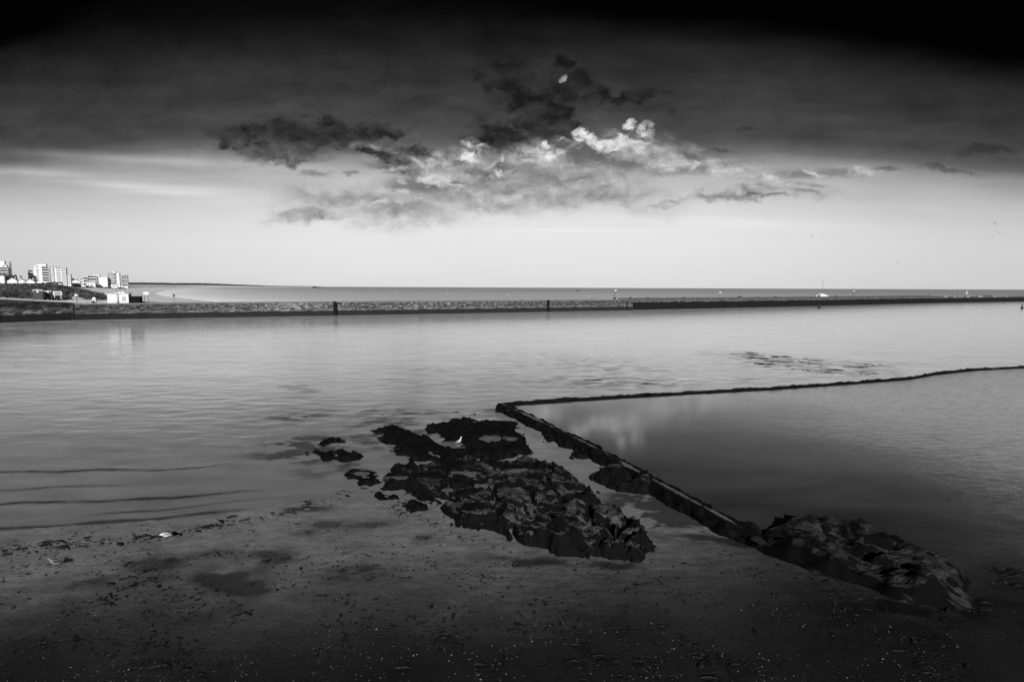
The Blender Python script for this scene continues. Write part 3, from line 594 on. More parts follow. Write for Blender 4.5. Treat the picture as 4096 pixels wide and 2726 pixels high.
# weed banks drying out in the channel
def weedbank(label, px, seed, thr, amp, ang_, name='seaweed_bank'):
    P = np.array([gp(u, v, 0)[:2] for u, v in px]); x0, y0 = P.min(0)-1; x1, y1 = P.max(0)+1
    nx = int(min(500, (x1-x0)/.07)); ny = int(min(400, (y1-y0)/.07))
    Xg, Yg = np.meshgrid(np.linspace(x0, x1, nx), np.linspace(y0, y1, ny)); s = sdist(Xg, Yg, P)
    a = R(ang_); xr, yr = Xg*math.cos(a)+Yg*math.sin(a), -Xg*math.sin(a)+Yg*math.cos(a)
    n = fbm(xr*.35, yr*1.3, 5, .9, seed, .65)+.5*np.tanh(s/.9)-thr
    zz = -.05+np.clip(n, -.4, .6)*amp
    K = n > -.05; lab = np.zeros(K.shape, int); c = 0; sizes = []
    for j0, i0 in zip(*np.nonzero(K)):
        if lab[j0, i0]: continue
        c += 1; st_ = [(j0, i0)]; lab[j0, i0] = c; k = 0
        while st_:
            j_, i_ = st_.pop(); k += 1
            for dj in (-2, -1, 0, 1, 2):
                for di in (-2, -1, 0, 1, 2):
                    a2, b2 = j_+dj, i_+di
                    if 0 <= a2 < ny and 0 <= b2 < nx and K[a2, b2] and not lab[a2, b2]: lab[a2, b2] = c; st_.append((a2, b2))
        sizes.append(k)
    good = [i+1 for i, k in enumerate(sizes) if k > 12]
    if not good: return
    c0 = P.mean(0); r = empty(name, (c0[0], c0[1], 0), 0, label, 'seaweed')
    for g_ in good: link('weed_mat', gridmesh('weed_mat', Xg-c0[0], Yg-c0[1], zz, keep=lab == g_, attrs={'weed': 1.2+Xg*0}), M['rock'], r)
weedbank('long broken bank of dark seaweed furthest out in the bright channel', [(2900, 1420), (2980, 1404), (3120, 1420), (3300, 1440), (3300, 1458), (3180, 1480), (3020, 1465)], 3, .58, .14, -12)
weedbank('dark seaweed bank trailing towards the far pool wall', [(3180, 1478), (3250, 1462), (3430, 1478), (3560, 1496), (3480, 1508), (3330, 1502)], 4, .62, .14, -12)
weedbank('right-hand flat raft of seaweed in the channel', [(3340, 1458), (3420, 1450), (3560, 1462), (3520, 1478), (3400, 1472)], 5, .58, .14, -10)
weedbank('greyish weed bank just beyond the corner of the pool', [(2250, 1508), (2350, 1500), (2500, 1510), (2650, 1525), (2720, 1548), (2600, 1552), (2450, 1540), (2330, 1530)], 6, .66, .12, -8)
weedbank('faint seaweed patch alone at left in the shallows', [(1080, 1680), (1180, 1658), (1270, 1660), (1240, 1682), (1150, 1692)], 7, .75, .2, 10)
weedbank('small seaweed patch above the weed ledges', [(1400, 1690), (1500, 1660), (1700, 1640), (1900, 1640), (1960, 1665), (1750, 1672), (1550, 1690)], 8, .85, .2, 10)
# ------------------------------------------------------------------ harbour wall
def extrude_line(P2, prof, name, mat, parent, cell=1.0, wobble=0.0, seed=0):
    P = np.array(P2); L = np.concatenate([[0], np.cumsum(np.hypot(*np.diff(P, axis=0).T))]); n = max(2, int(L[-1]/cell)); s = np.linspace(0, L[-1], n)
    cx, cy = np.interp(s, L, P[:, 0]), np.interp(s, L, P[:, 1]); tx, ty = np.gradient(cx), np.gradient(cy); q = np.hypot(tx, ty); nx, ny = -ty/q, tx/q
    pr = np.array(prof, float); O, Z = pr[:, 0][None]+np.zeros((n, 1)), pr[:, 1][None]+np.zeros((n, 1))
    if wobble: O = O+fbm(s[:, None]+O*0, Z*2, 3, .5, seed)*wobble; Z = Z+fbm(s[:, None]+O*0, O, 3, .15, seed+1)*wobble*.6
    me = gridmesh(name, cx[:, None]+nx[:, None]*O, cy[:, None]+ny[:, None]*O, Z); me.polygons.foreach_set('use_smooth', [False]*len(me.polygons))
    o = link(name, me, mat); return under(o, parent) if parent else o
hw = empty('harbour_wall', (*WL[3], 0), 0, 'long pale patched stone harbour wall with a dark tidal band', 'wall'); bpy.context.view_layer.update()
main = [WL[2], WL[3], WL[4], WL[5]]
extrude_line(main, [(-.25, -1.5), (0, 0), (.3, 1.3), (.5, 3.6)], 'wall_face', M['masonry'], hw, .8, .10, 2)
extrude_line(main, [(.38, 3.55), (.38, 3.86), (3.5, 3.86), (3.5, -1)], 'coping', M['walkway'], hw, .8, .05, 5)
# end of wall where the rubble begins
e = WL[5]; MB().box(e[0]-.6, e[0]+1.3, e[1]-1.0, e[1]+3.4, -1, 3.2).build('wall_end', M['masonry'], None, bevel=.06).name
under(bpy.data.objects['wall_end'], hw)
ow = empty('quay_wall', (*WL[1], 0), 0, 'older darker quay wall with white blotches at the left edge', 'wall'); bpy.context.view_layer.update()
old = [gp(-700, 1335, 0)[:2], gp(-300, 1312, 0)[:2], gp(0, 1291, 0)[:2], gp(278, 1280.3, 0)[:2]]
P = np.array(old); n = 160; L = np.concatenate([[0], np.cumsum(np.hypot(*np.diff(P, axis=0).T))]); s = np.linspace(0, L[-1], n); cx, cy = np.interp(s, L, P[:, 0]), np.interp(s, L, P[:, 1])
uu = 2048+cx/cy*2150; zt = 3.86+np.clip((275-uu)/275, 0, 3)*.95
pr = [(0, 0), (.2, .5), (.3, 1.0), (.3, 1.0)]
Xg, Yg, Zg = [], [], []
for o_, fz in ((-.2, -.35), (0, 0), (.3, .35), (.45, .95), (.4, .955), (.4, 1.0), (4.0, 1.0), (5.5, .98)):
    Xg.append(cx); Yg.append(cy+o_); Zg.append(zt*fz if fz < .9 else zt*fz+fbm(s, s*0, 2, .3, 3)*.05)
link_o = link('wall_face', gridmesh('wall_face', np.array(Xg), np.array(Yg), np.array(Zg)), M['quay_old']); under(link_o, ow)
MB().add([(cx[-1]-.4, cy[-1]+o_, z_) for z_ in (-1, 3.8) for o_ in (.1, 3)]+[(cx[-1]+.5, cy[-1]+o_, z_) for z_ in (-1, 3.8) for o_ in (.7, 3)], [(0, 1, 3, 2), (4, 6, 7, 5), (0, 2, 6, 4), (1, 5, 7, 3), (2, 3, 7, 6), (0, 4, 5, 1)]).build('return_wall', M['quay_old'], None); under(bpy.data.objects['return_wall'], ow)
# fender posts
for u, vt, vb, lab in ((1343, 1206, 1276, 'left dark timber fender post bolted to the harbour wall'), (2193, 1199, 1250, 'right dark timber fender post bolted to the harbour wall')):
    a_ = (gp(u, vb-10, 0).x)/(gp(u, vb-10, 0).y); Y0 = float(Yline(a_)); x0 = a_*Y0
    r = empty('fender_post', (x0, Y0-.35, 0), 0, lab, 'fender post')
    MB().box(-.42, .42, -.35, .15, -1.5, 3.95, .02).build('post', M['black_paint'], r, bevel=.04)
    MB().box(-.5, .5, .1, .75, 3.3, 3.5).build('bracket', M['dark_grey'], r); MB().box(-.5, .5, .1, .6, 1.6, 1.8).build('bracket', M['dark_grey'], r)
# breakwater
bk_ = empty('breakwater', (*BL[1], 0), 0, 'long low breakwater with black rubble slope and pale walkway', 'breakwater'); bpy.context.view_layer.update()
P = BL; L = np.concatenate([[0], np.cumsum(np.hypot(*np.diff(P, axis=0).T))]); n = int(L[-1]/.45); s = np.linspace(0, L[-1], n)
cx, cy = np.interp(s, L, P[:, 0]), np.interp(s, L, P[:, 1]); tx, ty = np.gradient(cx), np.gradient(cy); q = np.hypot(tx, ty); nx, ny = -ty/q, tx/q
o_ = np.linspace(-1.0, 4.0, 16); Sg, O = np.meshgrid(s, o_, indexing='ij'); d1, d2, hid = worley(Sg, O*1.4, .75, 3)
Z = np.interp(O, [-1, 0, 3.2, 4.0], [-.9, 0, 2.75, 2.8])+(.42*(1-d1*1.3)+hid*.35-.35)*np.interp(O, [-1, 0, 3, 4], [1, 1, 1, .15])
under(link('rubble_slope', gridmesh('rubble_slope', cx[:, None]+nx[:, None]*O, cy[:, None]+ny[:, None]*O, Z), M['rubble']), bk_)
extrude_line(BL, [(3.3, 2.6), (3.3, 2.98), (6.2, 2.98), (6.2, 2.6)], 'walkway', M['walkway'], bk_, 1.5, .04, 7)
def bpt(u, off=0.0):
    a_ = (u-2048)/F*1.0; a_ = gp(u, hv(u)+40, 0); a_ = a_.x/a_.y
    i = min(max(np.searchsorted(BL[:, 0]/BL[:, 1], a_)-1, 0), len(BL)-2); Y0 = float(Yline(a_)); t = Vector((*(BL[i+1]-BL[i]), 0)).normalized(); nn = Vector((-t.y, t.x, 0))
    return Vector((a_*Y0, Y0, 0))+nn*off, math.atan2(t.y, t.x)
js = [2512, 2529, 2605, 2679, 2750, 2818, 2882, 2945, 3005, 3065, 3120, 3173, 3226, 3274, 3322, 3369, 3414, 3460, 3500, 3540, 3580, 3618, 3654, 3690, 3727, 3760, 3800, 3850, 3895, 3950, 4010, 4070, 4150, 4300, 4500, 4690]
for i in range(len(js)-1):
    p0, a0 = bpt(js[i], 5.4); p1, _ = bpt(js[i+1], 5.4); Ln = (p1-p0).length; an = math.atan2(p1.y-p0.y, p1.x-p0.x)
    hgt = 4.28 if js[i] < 3760 else random.uniform(3.6, 4.8)
    jag = js[i] >= 3760
    o = MB().box(.25 if not jag else .1, Ln-.25, -.25, .35, 2.9, hgt).build('parapet_panel', M['parapet'] if not (jag and i % 3 == 0) else M['walkway'], None, bevel=.05); o.location = p0; o.rotation_euler.z = an
    bpy.context.view_layer.update(); under(o, bk_)
    if i > 0 and js[i] < 3790:
        o = MB().box(-.25, .25, -.45, .3, 2.98, 4.42 if i > 3 else 3.7).build('pier', M['post_pale'], None, bevel=.05); o.location = p0; o.rotation_euler.z = an
        bpy.context.view_layer.update(); under(o, bk_)
for k, (u, w, h) in enumerate([(2569, .9, .5), (2640, 1.0, .4), (2786, 1.3, .4), (3012, 1.6, .6), (3085, 1.6, .3), (3155, 1.2, .4), (3400, 1.5, .5)]):
    p0, a0 = bpt(u, 6.4)
    o = MB().loft([(-w, 0, w*.2, .05), (-w*.6, .1, w*.5, h*.6), (0, .1, w*.6, h), (w*.6, .05, w*.45, h*.6), (w, 0, w*.2, .05)], 8).build('boulder', M['rubble'])
    o.location = p0+Vector((0, 0, 4.3-.28)); tag(o, 'dark lump of rock resting on top of the breakwater parapet', 'rock', 'rocks on the breakwater parapet')
for k, (u, w) in enumerate([(3817, 1.5), (3850, .6), (3905, 1.6), (3955, 3.0), (4010, 1.2), (4060, 1.0)]):
    p0, a0 = bpt(u, 4.6); o = MB().box(-w, w, -.5, .5, 2.98, 3.9, .12).build('concrete_block', M['grey'], None, bevel=.1); o.location = p0; o.rotation_euler.z = a0
    tag(o, 'pale weathered concrete block on the far stretch of the breakwater', 'concrete block', 'pale blocks on the breakwater')
# beacon posts on breakwater
def beacon(u, label, top=6.6):
    p0, a0 = bpt(u, 6.9); r = empty('marker_post', (p0.x, p0.y, 4.0), 0, label, 'post')
    MB().tube([(0, 0, -1), (0, 0, top-4.0)], .09, 6).build('pole', M['dark_grey'], r)
    MB().loft([(-.25, top-3.75, .1, .1), (0, top-3.7, .24, .24), (.4, top-3.62, .26, .24), (.8, top-3.55, .1, .1)], 10).build('lamp', M['buoy_white'], r, True)
    MB().box(-.5, .5, -.3, .3, -.1, .4, .1).build('base', M['rubble'], r)
beacon(2508, 'thin post with a white lamp where the breakwater begins', 6.7); beacon(3470, 'faint thin post with a white lamp on the far breakwater', 6.4)
# ------------------------------------------------------------------ buildings
def block(name, label, Y, parts, zb, x0px, cat='apartment block', rot=0.0):
    """parts: (u0,u1,vtop,kind,storeys,offset) facades in photo pixels at depth Y"""
    k = Y/F; o0 = at(x0px, 1141, Y); phi = math.atan2(-o0.x, Y); rot = phi-.12; cw = math.cos(phi)/math.cos(phi-rot); r = empty(name, (o0.x, Y, zb), rot, label, cat)
    for (u0, u1, vt, kind, ns, off) in parts:
        um = (u0+u1)/2; xa = (at(u0, 1141, Y).x-o0.x)*cw; xb = (at(u1, 1141, Y).x-o0.x)*cw; zt = at(um, vt, Y).z-zb
        MB().box(xa, xb, off, off+13, -3, zt).build('wall', M['render_white'], r)
        MB().box(xa-.25, xb+.25, off-.25, off+13.2, zt, zt+.35).build('roof', M['offwhite'], r)
        sh = zt/max(ns, 1); w = xb-xa
        for f in range(ns):
            zf = f*sh
            if kind == 'bands':
                MB().box(xa+.5, xb-.5, off-.12, off+.05, zf+sh*.42, zf+sh*.85).build('window', M['shade_glass'], r)
                MB().box(xa+w*.48, xa+w*.56, off-.2, off+.04, zf+.1, zf+sh).build('pier', M['render_white'], r)
            elif kind == 'dots':
                nn = max(1, int(w/5.0))
                for q in range(nn): c = xa+w*(q+.5)/nn; MB().box(c-1.1, c+1.1, off-.08, off+.05, zf+sh*.40, zf+sh*.78).build('window', M['shade_glass'], r)
            elif kind == 'cols':
                nn = max(1, int(w/4.2))
                for q in range(nn): c = xa+w*(q+.5)/nn; MB().box(c-.8, c+.8, off-.08, off+.05, zf+sh*.12, zf+sh*.86).build('window', M['shade_glass'], r)
            elif kind == 'balcony':
                MB().box(xa+.3, xb-.3, off-.10, off+.05, zf+sh*.1, zf+sh*.92).build('window', M['glass_dark'], r)
                MB().box(xa, xb, off-1.6, off-.10, zf, zf+.2).box(xa, xb, off-1.62, off-1.5, zf+.2, zf+sh*.38).build('balcony', M['render_white'] if f % 2 else M['offwhite'], r)
            elif kind == 'zigzag':
                MB().box(xa+.2, xb-.2, off-.10, off+.05, zf+sh*.25, zf+sh*.95).build('window', M['glass_dark'], r)
                dxs = (f % 2)*w*.18; MB().add([(xa+dxs, off-.1, zf), (xb-w*.18+dxs, off-.1, zf), (xb-w*.3+dxs, off-2.2, zf), (xa+w*.15+dxs, off-2.2, zf), (xa+dxs, off-.1, zf+sh*.45), (xb-w*.18+dxs, off-.1, zf+sh*.45), (xb-w*.3+dxs, off-2.2, zf+sh*.45), (xa+w*.15+dxs, off-2.2, zf+sh*.45)], [(0, 3, 2, 1), (4, 5, 6, 7), (0, 1, 5, 4), (1, 2, 6, 5), (2, 3, 7, 6), (3, 0, 4, 7)]).build('balcony', M['render_white'], r)
    return r
block('apartment_tower', 'white balconied tower block cut off by the left edge of the photo', 640, [(-60, 24, 1043, 'plain', 1, 3), (-60, 33, 1060, 'dots', 8, 0), (-55, 39, 1069, 'balcony', 7, -2.5), (39, 45, 1046, 'balcony', 9, 4)], 8.0, 0)
block('apartment_block', 'tallest white stepped block with flat roof and dark central balconies', 690, [(116, 137, 1080, 'balcony', 5, 1), (137, 172, 1079, 'dots', 6, 0), (141, 189, 1061.6, 'dots', 7, 3), (150, 187, 1055.5, 'plain', 1, 6), (171.5, 199, 1066, 'balcony', 7, -.6), (199.3, 213, 1062.5, 'cols', 8, 0), (213, 227, 1064, 'cols', 8, .8)], 9.0, 170)
block('apartment_block', 'white block with long even window bands right of the stepped block', 700, [(227, 268, 1070, 'bands', 8, 0), (231, 238, 1067, 'plain', 1, 5), (268.5, 284, 1097, 'bands', 5, 1.5)], 8.6, 250)
block('apartment_block', 'low white terraced block between the two groups of tall blocks', 840, [(284, 312, 1110, 'balcony', 2, 3), (300, 336, 1113, 'bands', 3, 0), (334, 352, 1108, 'balcony', 3, 1)], 7.5, 310)
block('apartment_block', 'white terraced block stepping up towards the beach block', 880, [(352, 388, 1103, 'balcony', 4, 1), (372, 398, 1099, 'dots', 4, 5), (397.5, 432, 1108, 'plain', 1, -2), (340, 372, 1106, 'bands', 3, 6)], 7.2, 390)
block('apartment_block', 'furthest right white block with zigzag dark balconies above the beach', 900, [(432, 469, 1092, 'zigzag', 7, 0), (452, 464, 1086, 'plain', 1, 4), (469.3, 480, 1091.5, 'plain', 1, -1.5), (480.3, 496, 1103, 'zigzag', 5, 1), (496.3, 511, 1100, 'balcony', 5, 2.5)], 7.0, 470)
# the plain white slab has one tall window
def house(label, Y, u0, u1, vroof, vwall, zb=7.6, roofmat='slate', kind='gable', name='house', along='y'):
    xa, xb = at(u0, 1141, Y).x, at(u1, 1141, Y).x; c = (xa+xb)/2; phi = math.atan2(-c, Y); w = (xb-xa)/2*math.cos(phi); um = (u0+u1)/2; zw = at(um, vwall, Y).z-zb; zr = at(um, vroof, Y).z-zb
    r = empty(name, (c, Y, zb), phi-.1, label, 'house')
    MB().box(-w, w, 0, 9, -3, zw).build('wall', M['render_white'], r)
    if kind == 'gable' and along == 'y':
        MB().gable(-w, w, .02, 8.98, zw, zr-.25).build('gable', M['render_white'], r); t = .35
        MB().add([(-w-.5, -.4, zw-.25), (0, -.4, zr), (w+.5, -.4, zw-.25), (-w-.5, -.4, zw-.25+t), (0, -.4, zr+t), (w+.5, -.4, zw-.25+t), (-w-.5, 9.4, zw-.25), (0, 9.4, zr), (w+.5, 9.4, zw-.25), (-w-.5, 9.4, zw-.25+t), (0, 9.4, zr+t), (w+.5, 9.4, zw-.25+t)],
                 [(0, 1, 4, 3), (1, 2, 5, 4), (6, 9, 10, 7), (7, 10, 11, 8), (3, 4, 10, 9), (4, 5, 11, 10), (0, 6, 7, 1), (1, 7, 8, 2), (0, 3, 9, 6), (2, 8, 11, 5)]).build('roof', M[roofmat], r)
    else: MB().gable(-w-.4, w+.4, -.5, 9.5, zw, zr, 'x').build('roof', M[roofmat], r)
    rf = [q for q in bpy.data.objects if q.parent == r and q.name.startswith('roof')][-1]
    MB().box(w*.45, w*.45+.8, 3.5, 4.4, zr-1.4, zr+.7).build('chimney', M['offwhite'], rf)
    for q in (-.5, .35): MB().box(w*q-.6, w*q+.6, -.06, .06, .9, min(2.3, zw-.2)).build('window', M['glass_dark'], r)
    MB().box(-.45, .45, -.07, .06, 0, 2.0).build('door', M['slate'], r)
    return r
house('white house beneath the tower block at the left edge', 560, -22, 20, 1096, 1101, along='x')
house('house with a large dark slate roof right of the white edge house', 575, 20, 66, 1098, 1117, along='x')
house('white gabled house in front of the dark slate roof', 540, 30, 70, 1110, 1122)
house('small white gabled house left of the pointed turret', 560, 72, 102, 1114, 1124)
house('small white gabled house right of the pointed turret', 560, 103, 140, 1114, 1126)
house('white low house in front of the stepped apartment block', 520, 196, 246, 1128, 1132, along='x')
house('pale low house below the terraced blocks', 760, 286, 322, 1117, 1125, 7.2)
house('second pale low house below the terraced blocks, nearer the beach block', 780, 345, 382, 1124, 1130, 7.0, 'offwhite', along='x')
house('white seafront cabin at the foot of the zigzag block', 800, 444, 470, 1134, 1137, 6.6, 'offwhite', along='x')
t = at(86, 1141, 600); r = empty('turret', (t.x, 600, 8), 0, 'small pointed turret with a dark cone roof among the houses', 'turret')
zt = at(86, 1109, 600).z-8; za = at(86, 1101, 600).z-8
MB().tube([(0, 0, -2), (0, 0, zt)], 1.1, 10).build('wall', M['render_white'], r)
MB().tube([(0, 0, zt), (0, 0, za)], [1.35, .05], 10).build('roof', M['slate'], r)
# parked white vans behind the dune
for u, lab in ((118, 'white van parked on the seafront in front of the gabled houses'), (140, 'second white van parked right behind the first on the seafront'), (170, 'white van parked at the foot of the stepped apartment block')):
    t = at(u, 1139, 350); r = empty('parked_van', (t.x, 350, landz(t.x, 350)), .3, lab, 'van')
    MB().add([(-2.6, -1, .4), (2.6, -1, .4), (2.6, 1, .4), (-2.6, 1, .4), (-2.6, -.95, 2.0), (1.5, -.95, 2.0), (1.5, .95, 2.0), (-2.6, .95, 2.0), (2.6, -1, 1.1), (2.6, 1, 1.1)], [(0, 3, 2, 1), (4, 5, 6, 7), (0, 1, 8, 5, 4), (2, 3, 7, 6, 9), (1, 2, 9, 8), (8, 9, 6, 5), (0, 4, 7, 3)]).build('body', M['white_paint'], r, bevel=.08)
    MB().box(.2, 1.4, -1.03, -.95, 1.25, 1.8).build('window', M['glass_dark'], r)
    for xx_ in (-1.7, 1.7):
        for yy_ in (-.95, .95): MB().tube([(xx_, yy_-.12, .38), (xx_, yy_+.12, .38)], .38, 12).build('wheel', M['black_paint'], r, True)
# ------------------------------------------------------------------ vegetation
def leafcloud(mb, c, rad, n, size, rnd):
    for _ in range(n):
        th = rnd.uniform(0, 6.283); ph = math.acos(rnd.uniform(-.2, 1)); rr = rnd.uniform(.55, 1.05)
        p = Vector((c[0]+rad[0]*rr*math.sin(ph)*math.cos(th), c[1]+rad[1]*rr*math.sin(ph)*math.sin(th), c[2]+rad[2]*rr*math.cos(ph)))
        a = Vector((rnd.gauss(0, 1), rnd.gauss(0, 1), rnd.gauss(0, 1))).normalized(); b2 = a.cross(Vector((rnd.gauss(0, 1), rnd.gauss(0, 1), rnd.gauss(0, 1)))).normalized(); s = size*rnd.uniform(.6, 1.4)
        mb.add([p-a*s, p+b2*s*.6, p+a*s, p-b2*s*.6], [(0, 1, 2, 3)])
rnd = random.Random(5)
M['leaf'] = plain('leaf', .065, .7, .5, .5); M['leaf2'] = plain('leaf2', .09, .7, .5, .5)
tuft = MB()
for _ in range(9000):
    u = rnd.uniform(-120, 430); tt = rnd.uniform(14, 120); a_ = (u-2048)/2150; y = float(Yline(a_))+1.2+tt; x = a_*y; zg = landz(x, y)
    if math.exp(-((u-330)/62)**2)*max(0, min(1, (55-tt)/30)) > .4: continue
    nz = float(fbm(np.array([x]), np.array([y]), 3, .09, 12)[0])
    if nz < -.12: continue
    s = rnd.uniform(.15, .45); an = rnd.uniform(0, 3.14); c, q = math.cos(an), math.sin(an); ln = rnd.uniform(-.2, .2)
    tuft.add([(x-s*c, y-s*q, zg-.15), (x+s*c, y+s*q, zg-.15), (x+s*c*1.2+ln, y+s*q*1.2, zg+s*rnd.uniform(.6, 1.5)), (x-s*c*1.2+ln, y-s*q*1.2, zg+s*rnd.uniform(.6, 1.5))], [(0, 1, 2, 3)])
tag(tuft.build('dune_grass', M['leaf']), 'rough grass and scrub covering the dune behind the quay', 'grass', kind='stuff')
def shrub(u, t_off, w, h, label, d=None, nn=500, trunk=True, zoff=0, Y=None):
    a_ = (u-2048)/2150; y = Y or float(Yline(a_))+1.2+t_off; x = a_*y; zg = landz(x, y)+zoff
    r = empty('shrub', (x, y, zg), 0, label, 'shrub'); mb = MB()
    for k in range(5): leafcloud(mb, (rnd.uniform(-.5, .5)*w, rnd.uniform(-.4, .4)*w, h*rnd.uniform(.2, .5)), (w*.55, w*.5, h*.55), nn//5, max(.12, y*.0011), rnd)
    mb.build('foliage', M['leaf'], r); MB().tube([(0, 0, -.3), (.1, 0, h*.3), (0, .1, h*.6)], [.16, .1, .04], 6).build('trunk', M['timber'], r)
shrub(22, 20, 5.5, 2.1, 'wide black bush on the dune slope near the left edge', nn=1400)
shrub(52, 21, 3.2, 1.3, 'smaller dark bush right of the wide black bush', nn=600)
shrub(212, 23, 1.6, .9, 'low dark bush behind the second toilet cabin')
shrub(262, 25, 1.8, 1.0, 'low bush right of the information board')
shrub(385, 28, 3.2, 1.9, 'dark bush in the hollow left of the white hut', nn=900)
shrub(412, 40, 3.6, 1.4, 'long dark bush at the toe of the dune left of the hut', nn=700)
shrub(427, 18, 1.6, .9, 'small scrubby bush touching the left side of the hut')
for i, (u, w) in enumerate([(5, 6), (48, 5), (150, 7), (205, 6), (262, 5)]):
    shrub(u, 0, w, 3.0, ['dark hedge at the far left below the edge house', 'dark hedge below the white gabled house', 'dark hedge at the foot of the stepped block', 'dark hedge beside the low white house', 'dark hedge below the banded block'][i], nn=500, Y=470, zoff=-1.2)
for i, (u, w) in enumerate([(290, 7), (330, 8), (372, 9), (412, 8), (440, 8), (490, 9)]):
    shrub(u, 0, w, 3.2, ['low seafront trees right of the banded block', 'low seafront trees below the terraced roofs', 'low seafront trees left of the plain white slab', 'low seafront trees below the plain white slab', 'seafront trees between slab and zigzag block', 'low seafront trees below the zigzag block'][i], nn=500, Y=740, zoff=-1.6)
# far headland with wood
pts = [(500, 1129.5), (560, 1130), (640, 1130.5), (700, 1132), (780, 1132), (860, 1134), (930, 1137), (1000, 1139.5), (1060, 1142), (1150, 1143.6), (1250, 1144.6)]
n = 500; us = np.linspace(380, 1250, n); top = np.interp(us, [p_[0] for p_ in pts], [p_[1] for p_ in pts]); top = np.where(us < 500, 1129.5, top); Yh = np.interp(us, [380, 1250], [2400, 4600])
xh = np.array([at(u, 1141, Y_).x for u, Y_ in zip(us, Yh)]); zh = np.array([at(u, t_, Y_).z for u, t_, Y_ in zip(us, top, Yh)])
j = fbm(us, us*0, 4, .06, 2)*1.6*np.clip((1250-us)/500, .1, 1); amp = np.clip(zh+j, .5, 99)
Xg = np.stack([xh]*6); Yg = np.stack([Yh-160, Yh-60, Yh-40, Yh, Yh+60, Yh+300]); Zg = np.stack([amp*.66, amp*.72, amp*.88, amp, amp*.95, amp*0])
tag(link('distant_wood', gridmesh('distant_wood', Xg, Yg, Zg), M['far_wood']), 'dark strip of woodland along the far headland', 'woodland', kind='stuff')
Yg = np.stack([Yh-900, Yh-500, Yh-165, Yh-90, Yh+100]); Xg = np.stack([xh+(Yh*0-900)*0]*5); Xg = np.stack([xh*(q/Yh) for q in Yg])
Zg = np.stack([amp*0-.2, amp*.30, amp*.58, amp*.70, amp*.6]); tag(link('headland', gridmesh('headland', Xg, Yg, Zg, attrs={'veg': np.stack([us*0, us*0+.35, us*0+.55, us*0+.7, us*0+.8])}), M['land']), kind='structure')
# ------------------------------------------------------------------ things on the quay
def onquay(u, v):      # ground point seen at this pixel, by marching the sight line over the land
    d = ray(u, v); y = float(Yline(d.x/d.y))+1.4
    while y < 400:
        t_ = y/d.y; z_ = CAMZ+d.z*t_
        if z_ <= landz(d.x*t_, y): break
        y += .3
    return Vector((d.x*y/d.y, y, landz(d.x*y/d.y, y)))
def toilet(u, v, wpx, hpx, label, arch=True):
    p_ = onquay(u, v); k = p_.y/F; w = wpx*k/2*.80; h = hpx*k; r = empty('toilet_cabin', p_, .5, label, 'toilet cabin')
    MB().box(-w, w, 0, 1.2, -.4, h*.88).build('body', M['dark_grey'], r, bevel=.04)
    rf = MB()
    seg = 8
    for i in range(seg):
        t0, t1 = -1+2*i/seg, -1+2*(i+1)/seg; z0, z1 = (h*.88+(1-t0*t0)*h*.12 if arch else h*.9), (h*.88+(1-t1*t1)*h*.12 if arch else h*.9)
        rf.add([(t0*w*1.08, -.15, z0), (t1*w*1.08, -.15, z1), (t1*w*1.08, 1.3, z1), (t0*w*1.08, 1.3, z0), (t0*w*1.08, -.15, z0+.16), (t1*w*1.08, -.15, z1+.16), (t1*w*1.08, 1.3, z1+.16), (t0*w*1.08, 1.3, z0+.16)], [(0, 3, 2, 1), (4, 5, 6, 7), (0, 1, 5, 4), (1, 2, 6, 5), (2, 3, 7, 6), (3, 0, 4, 7)])
    rf.build('roof', M['white_paint'], r)
    d_ = MB().box(-w*.7, w*.7, -.06, .02, 0, h*.74).build('door', M['slate'], r); MB().box(w*.5, w*.58, -.12, -.06, h*.35, h*.42).build('handle', M['steel'], d_)
    MB().tube([(0, -.1, h*.83), (0, -.02, h*.83)], [.24, .24], 12).build('sign_disc', M['white_paint'], r)
    MB().box(w*.2, w*.55, -.05, .02, h*.78, h*.82).build('vent', M['steel'], r)
toilet(153, 1198, 37, 38, 'wide dark toilet cabin with a white arched roof beside the dune'); toilet(193, 1199, 24, 37, 'narrower dark toilet cabin with a flat white roof next to the arched one', False)
# information board
p_ = onquay(232, 1198); k = p_.y/F; r = empty('information_board', p_, .5, 'white framed information board on two legs by the toilet cabins', 'notice board')
MB().box(-14*k, 14*k, -.05, .05, 18*k, 33*k).build('frame', M['white_paint'], r, bevel=.03); MB().box(-10.5*k, 10.5*k, -.08, -.04, 20.5*k, 30.5*k).build('panel', M['grey'], r)
for s_ in (-1, 1): MB().box(s_*10*k-.07, s_*10*k+.07, -.04, .06, -.4, 18*k).build('leg', M['offwhite'], r)
# posts
for u, v, hh, lab in ((287, 1197, 20, 'tall grey timber post left of the lifebuoy post'), (280, 1196, 9, 'short timber stump beside the tall grey post'), (250, 1198, 9, 'short dark post at the foot of the information board')):
    p_ = onquay(u, v); k = p_.y/F; o = MB().box(-.14, .14, -.14, .14, -.3, hh*k, .02).build('post', M['timber'], bevel=.02); o.location = p_; tag(o, lab, 'post')
p_ = onquay(308, 1208); k = p_.y/F; r = empty('lifebuoy_post', p_, 0, 'slim pale post with a lifebuoy box halfway up, on the sandy slope', 'lifebuoy post')
MB().box(-.08, .08, -.06, .06, -.3, 43*k).build('post', M['post_pale'], r); MB().add([(-.45, -.2, 24*k), (.45, -.2, 24*k), (.3, -.2, 32*k), (-.3, -.2, 32*k), (-.45, .1, 24*k), (.45, .1, 24*k), (.3, .1, 32*k), (-.3, .1, 32*k)], [(0, 1, 2, 3), (4, 7, 6, 5), (0, 4, 5, 1), (1, 5, 6, 2), (2, 6, 7, 3), (3, 7, 4, 0)]).build('lifebuoy_box', M['offwhite'], r)
MB().box(-.12, .12, -.1, .1, 40*k, 43*k).build('cap', M['post_pale'], r)
